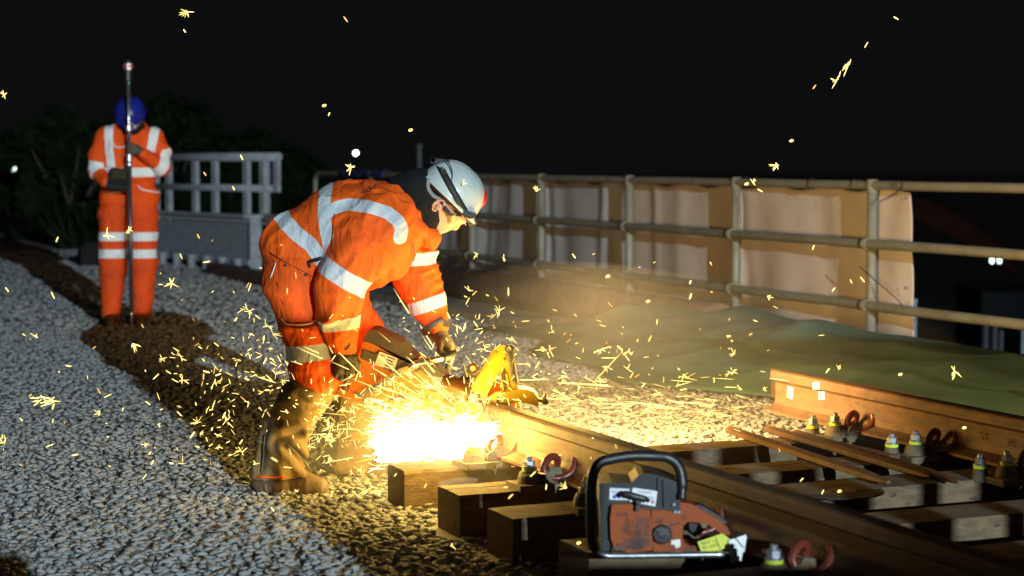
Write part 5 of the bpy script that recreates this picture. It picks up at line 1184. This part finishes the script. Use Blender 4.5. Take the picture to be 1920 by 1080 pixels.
cloud(300, 610, 95, 775, 60, 7.42, .10, anyway, (4, 17), (.8, 1.9), .07)
cloud(170, 470, 90, 700, 85, 7.6, .7, anyway, (4, 16), (.9, 2.2), .07)
cloud(130, 880, 90, 645, 48, 7.5, .5, anyway, (4, 16), (.9, 2.1), .08)
cloud(190, 1160, 150, 772, 40, 8.2, .8, lambda: g.normal(-.08, .3), (5, 36), (.8, 1.9), .10)
cloud(90, 1180, 160, 660, 70, 8.4, 1.0, anyway, (4, 13), (1, 2.4), .07)
cloud(60, 250, 150, 760, 110, 7.4, .8, anyway, (6, 16), (1.4, 3), .10)
cloud(40, 960, 320, 880, 50, 6.3, .4, anyway, (6, 16), (1.6, 3.2), .05, 960)
for x, y, a, L in ((1138, 690, .80, 70), (1000, 712, .02, 52), (1092, 720, -.06, 88), (800, 630, -1.0, 46), (1040, 748, -.12, 60), (1210, 757, -.1, 70), (1290, 755, -.08, 66), (655, 680, -.7, 60), (500, 712, -.3, 34), (735, 690, -.72, 60)):
    one(sh_, x, y, 7.0 if x < 800 else 7.9, a, L, 2.2, 1 if x == 1138 else 0)
tag(sh_.build('spark_shower', [M['spark'], M['spark_dim'], M['jet']]), 'dense shower of yellow white sparks thrown from the cut over the ballast', None, None, 'stuff')
# sparks flying clear of the shower, one by one
clear = [(350, 22, 3, 'largest spark, a small burst at the top left edge above the far worker'), (346, 58, 0, 'short faint spark streak below the burst at the top left'), (648, 36, 0, 'lone upright spark streak at the top of the dark sky'),
    (8, 178, 2, 'orange spark burst cut by the left edge of the picture'), (608, 198, 1, 'round spark high above the handrail end'), (617, 214, 0, 'tiny spark just below the round one above the handrail'), (770, 244, 1, 'round spark in the dark sky above the grey marker post'),
    (658, 313, 3, 'star shaped spark burst just above the worker\'s back'), (1585, 128, 4, 'long feathered spark burst high at the right'), (1563, 150, 0, 'small trailing spark beneath the feathered burst'), (1527, 163, 0, 'dim trailing spark left of the feathered burst'), (1484, 264, 1, 'slanted spark above the right half of the fence'),
    (1458, 310, 3, 'spark burst just above the fence\'s top rail'), (1412, 342, 2, 'spark burst touching the top rail beside the third post'), (1425, 357, 0, 'short spark streak below the third post\'s top'), (1680, 34, 0, 'faintest spark at the top right of the sky'), (453, 295, 0, 'spark streak crossing the handrail\'s top bar'), (384, 326, 0, 'spark streak in the middle of the handrail'),
    (438, 353, 0, 'spark streak beside the handrail\'s lower bar'), (526, 403, 1, 'bright spark beside the bending worker\'s hip'), (1006, 358, 2, 'spark burst on the fence right of the helmet'), (944, 484, 2, 'spark burst against the sheets right of the worker\'s face'), (1076, 480, 0, 'upright spark streak against the middle sheet'), (1333, 494, 0, 'flat spark streak against the warm sheet'),
    (1525, 464, 0, 'small spark on the widest sheet'), (1617, 524, 0, 'slanted spark beside the right fence post'), (1563, 543, 0, 'slanted spark low on the widest sheet'), (1440, 556, 2, 'spark burst low on the fence by the third post'), (1552, 695, 0, 'upright spark on top of the right rail near its label'), (1790, 697, 3, 'spark burst over the netting at the far right'),
    (1688, 702, 1, 'round spark on the netting right of the post foot'), (1808, 802, 1, 'glowing spark stuck on the right rail beside the rolled numbers'), (1574, 921, 1, 'spark lying beside the spare disc'), (1085, 1018, 1, 'round spark on the sleeper end by the chainsaw'), (511, 955, 0, 'upright spark low in front of the worker\'s boot'), (848, 1024, 2, 'spark burst on the ballast below the second sleeper'),
    (80, 752, 4, 'broad spark burst at the left over pale ballast'), (322, 532, 3, 'star shaped spark burst on the ballast right of the far worker'), (250, 645, 3, 'spark burst by the foot of the survey pole'), (372, 443 + 0, 0, 'spark streak between the far worker and the girder'), (200, 441, 3, 'spark burst on the far worker\'s knee tape'), (242, 430, 2, 'spark burst crossing the survey pole at thigh height'),
    (13, 543, 0, 'small spark at the left edge above the ballast'), (107, 449, 0, 'spark streak over the bank left of the far worker'), (868, 345, 2, 'spark burst on the side of the white helmet'), (1400, 345, 1, 'round spark on the top rail by the third post'), (1215, 565, 1, 'round spark where the netting meets the sheets'), (1140, 518, 1, 'slanted spark against the lower fence rail')]
for px, py, kd, lab in clear:
    near_worker = px in (868,); far = py < 420 and px > 900
    Y = 7.296 if near_worker else (6.9 if py > 560 else 7.3 + (abs(px * 7 + py) % 10) * .12)
    if (px, py) == (1808, 802): Y = ay(1808, 802, 7.22).y
    zg = ay(px, py, Y).z
    if zg < .04: Y = az(px, py, .06).y
    if (px, py) == (1574, 921): Y = az(px, py, .16).y
    if (px, py) == (1085, 1018): Y = az(px, py, .16).y
    if (px, py) == (1808, 802): Y = 7.02
    sk_ = Sparks(); k = Y * PXM; p = np.array(ay(px, py, Y)); mi = 0
    if kd == 0: a = g.choice([1.2, -.5, .9, -1.1, 2.2]); sk_.dash(p, np.array([math.cos(a), .1, math.sin(a)]), g.uniform(7, 14) * k, 1.25 * k, int(g.random() < .3))
    elif kd == 1: sk_.dash(p, np.array([1, .1, .3]), 8 * k, 2.6 * k)
    elif kd in (2, 3): sk_.burst(p, (9 if kd == 2 else 14) * k, 7 if kd == 2 else 12, .95 * k, g)
    else:
        for j in range(12):
            a = (.9 if px > 1000 else .05) + g.normal(0, .3 if px > 1000 else .5); tq = g.normal(0, 12); q = np.array(ay(px + tq, py - (tq * 1.2 if px > 1000 else 0) + g.normal(0, 3), Y)); sk_.dash(q, np.array([math.cos(a), .1, math.sin(a)]), g.uniform(10, 28) * k, .9 * k)
    o = sk_.build('spark', [M['spark'], M['spark_dim']]); center_on(o, p); tag(o, lab, 'spark', 'sparks flying clear of the shower')
# smoke hanging round the cut, lit by the jet
vm = bpy.data.materials.new('grinding_smoke'); vm.use_nodes = True; N = vm.node_tree.nodes; N.remove(N['Principled BSDF'])
pv = N.new('ShaderNodeVolumePrincipled'); pv.inputs['Color'].default_value = (.9, .88, .85, 1); pv.inputs['Density'].default_value = .033; pv.inputs['Anisotropy'].default_value = 0
vm.node_tree.links.new(pv.outputs[0], N['Material Output'].inputs['Volume'])
bm = bmesh.new(); bmesh.ops.create_icosphere(bm, subdivisions=4, radius=1)
for v in bm.verts:
    k = 1 + .10 * math.sin(v.co.x * 5 + v.co.z * 3) + .08 * math.sin(v.co.y * 7 + v.co.x * 2); v.co = Vector((v.co.x * 1.45, v.co.y * .80, v.co.z * .44)) * k
me = bpy.data.meshes.new('smoke'); bm.to_mesh(me); bm.free(); o = link_mesh('smoke', me, vm, None, False, True); o.location = (.50, 7.82, .38)
tag(o, 'thin grinding smoke glowing yellow round the spark jet', None, None, 'stuff')

bm = bmesh.new(); bmesh.ops.create_icosphere(bm, subdivisions=4, radius=1)  # second volume added to soften the jet's edge with a glow
for v in bm.verts: v.co = Vector((v.co.x * .58, v.co.y * .28, v.co.z * .21)) * (1 + .08 * math.sin(v.co.x * 6 + v.co.z * 4))
me = bpy.data.meshes.new('smoke'); bm.to_mesh(me); bm.free(); vm2 = vm.copy(); vm2.name = 'jet_halo_smoke'
for n_ in vm2.node_tree.nodes:
    if n_.type == 'PRINCIPLED_VOLUME': n_.inputs['Density'].default_value = .34
o = link_mesh('smoke', me, vm2, None, False, True); o.location = (-.32, 7.10, .19)
tag(o, 'denser smoke added close round the white spark jet for its soft halo', None, None, 'stuff')
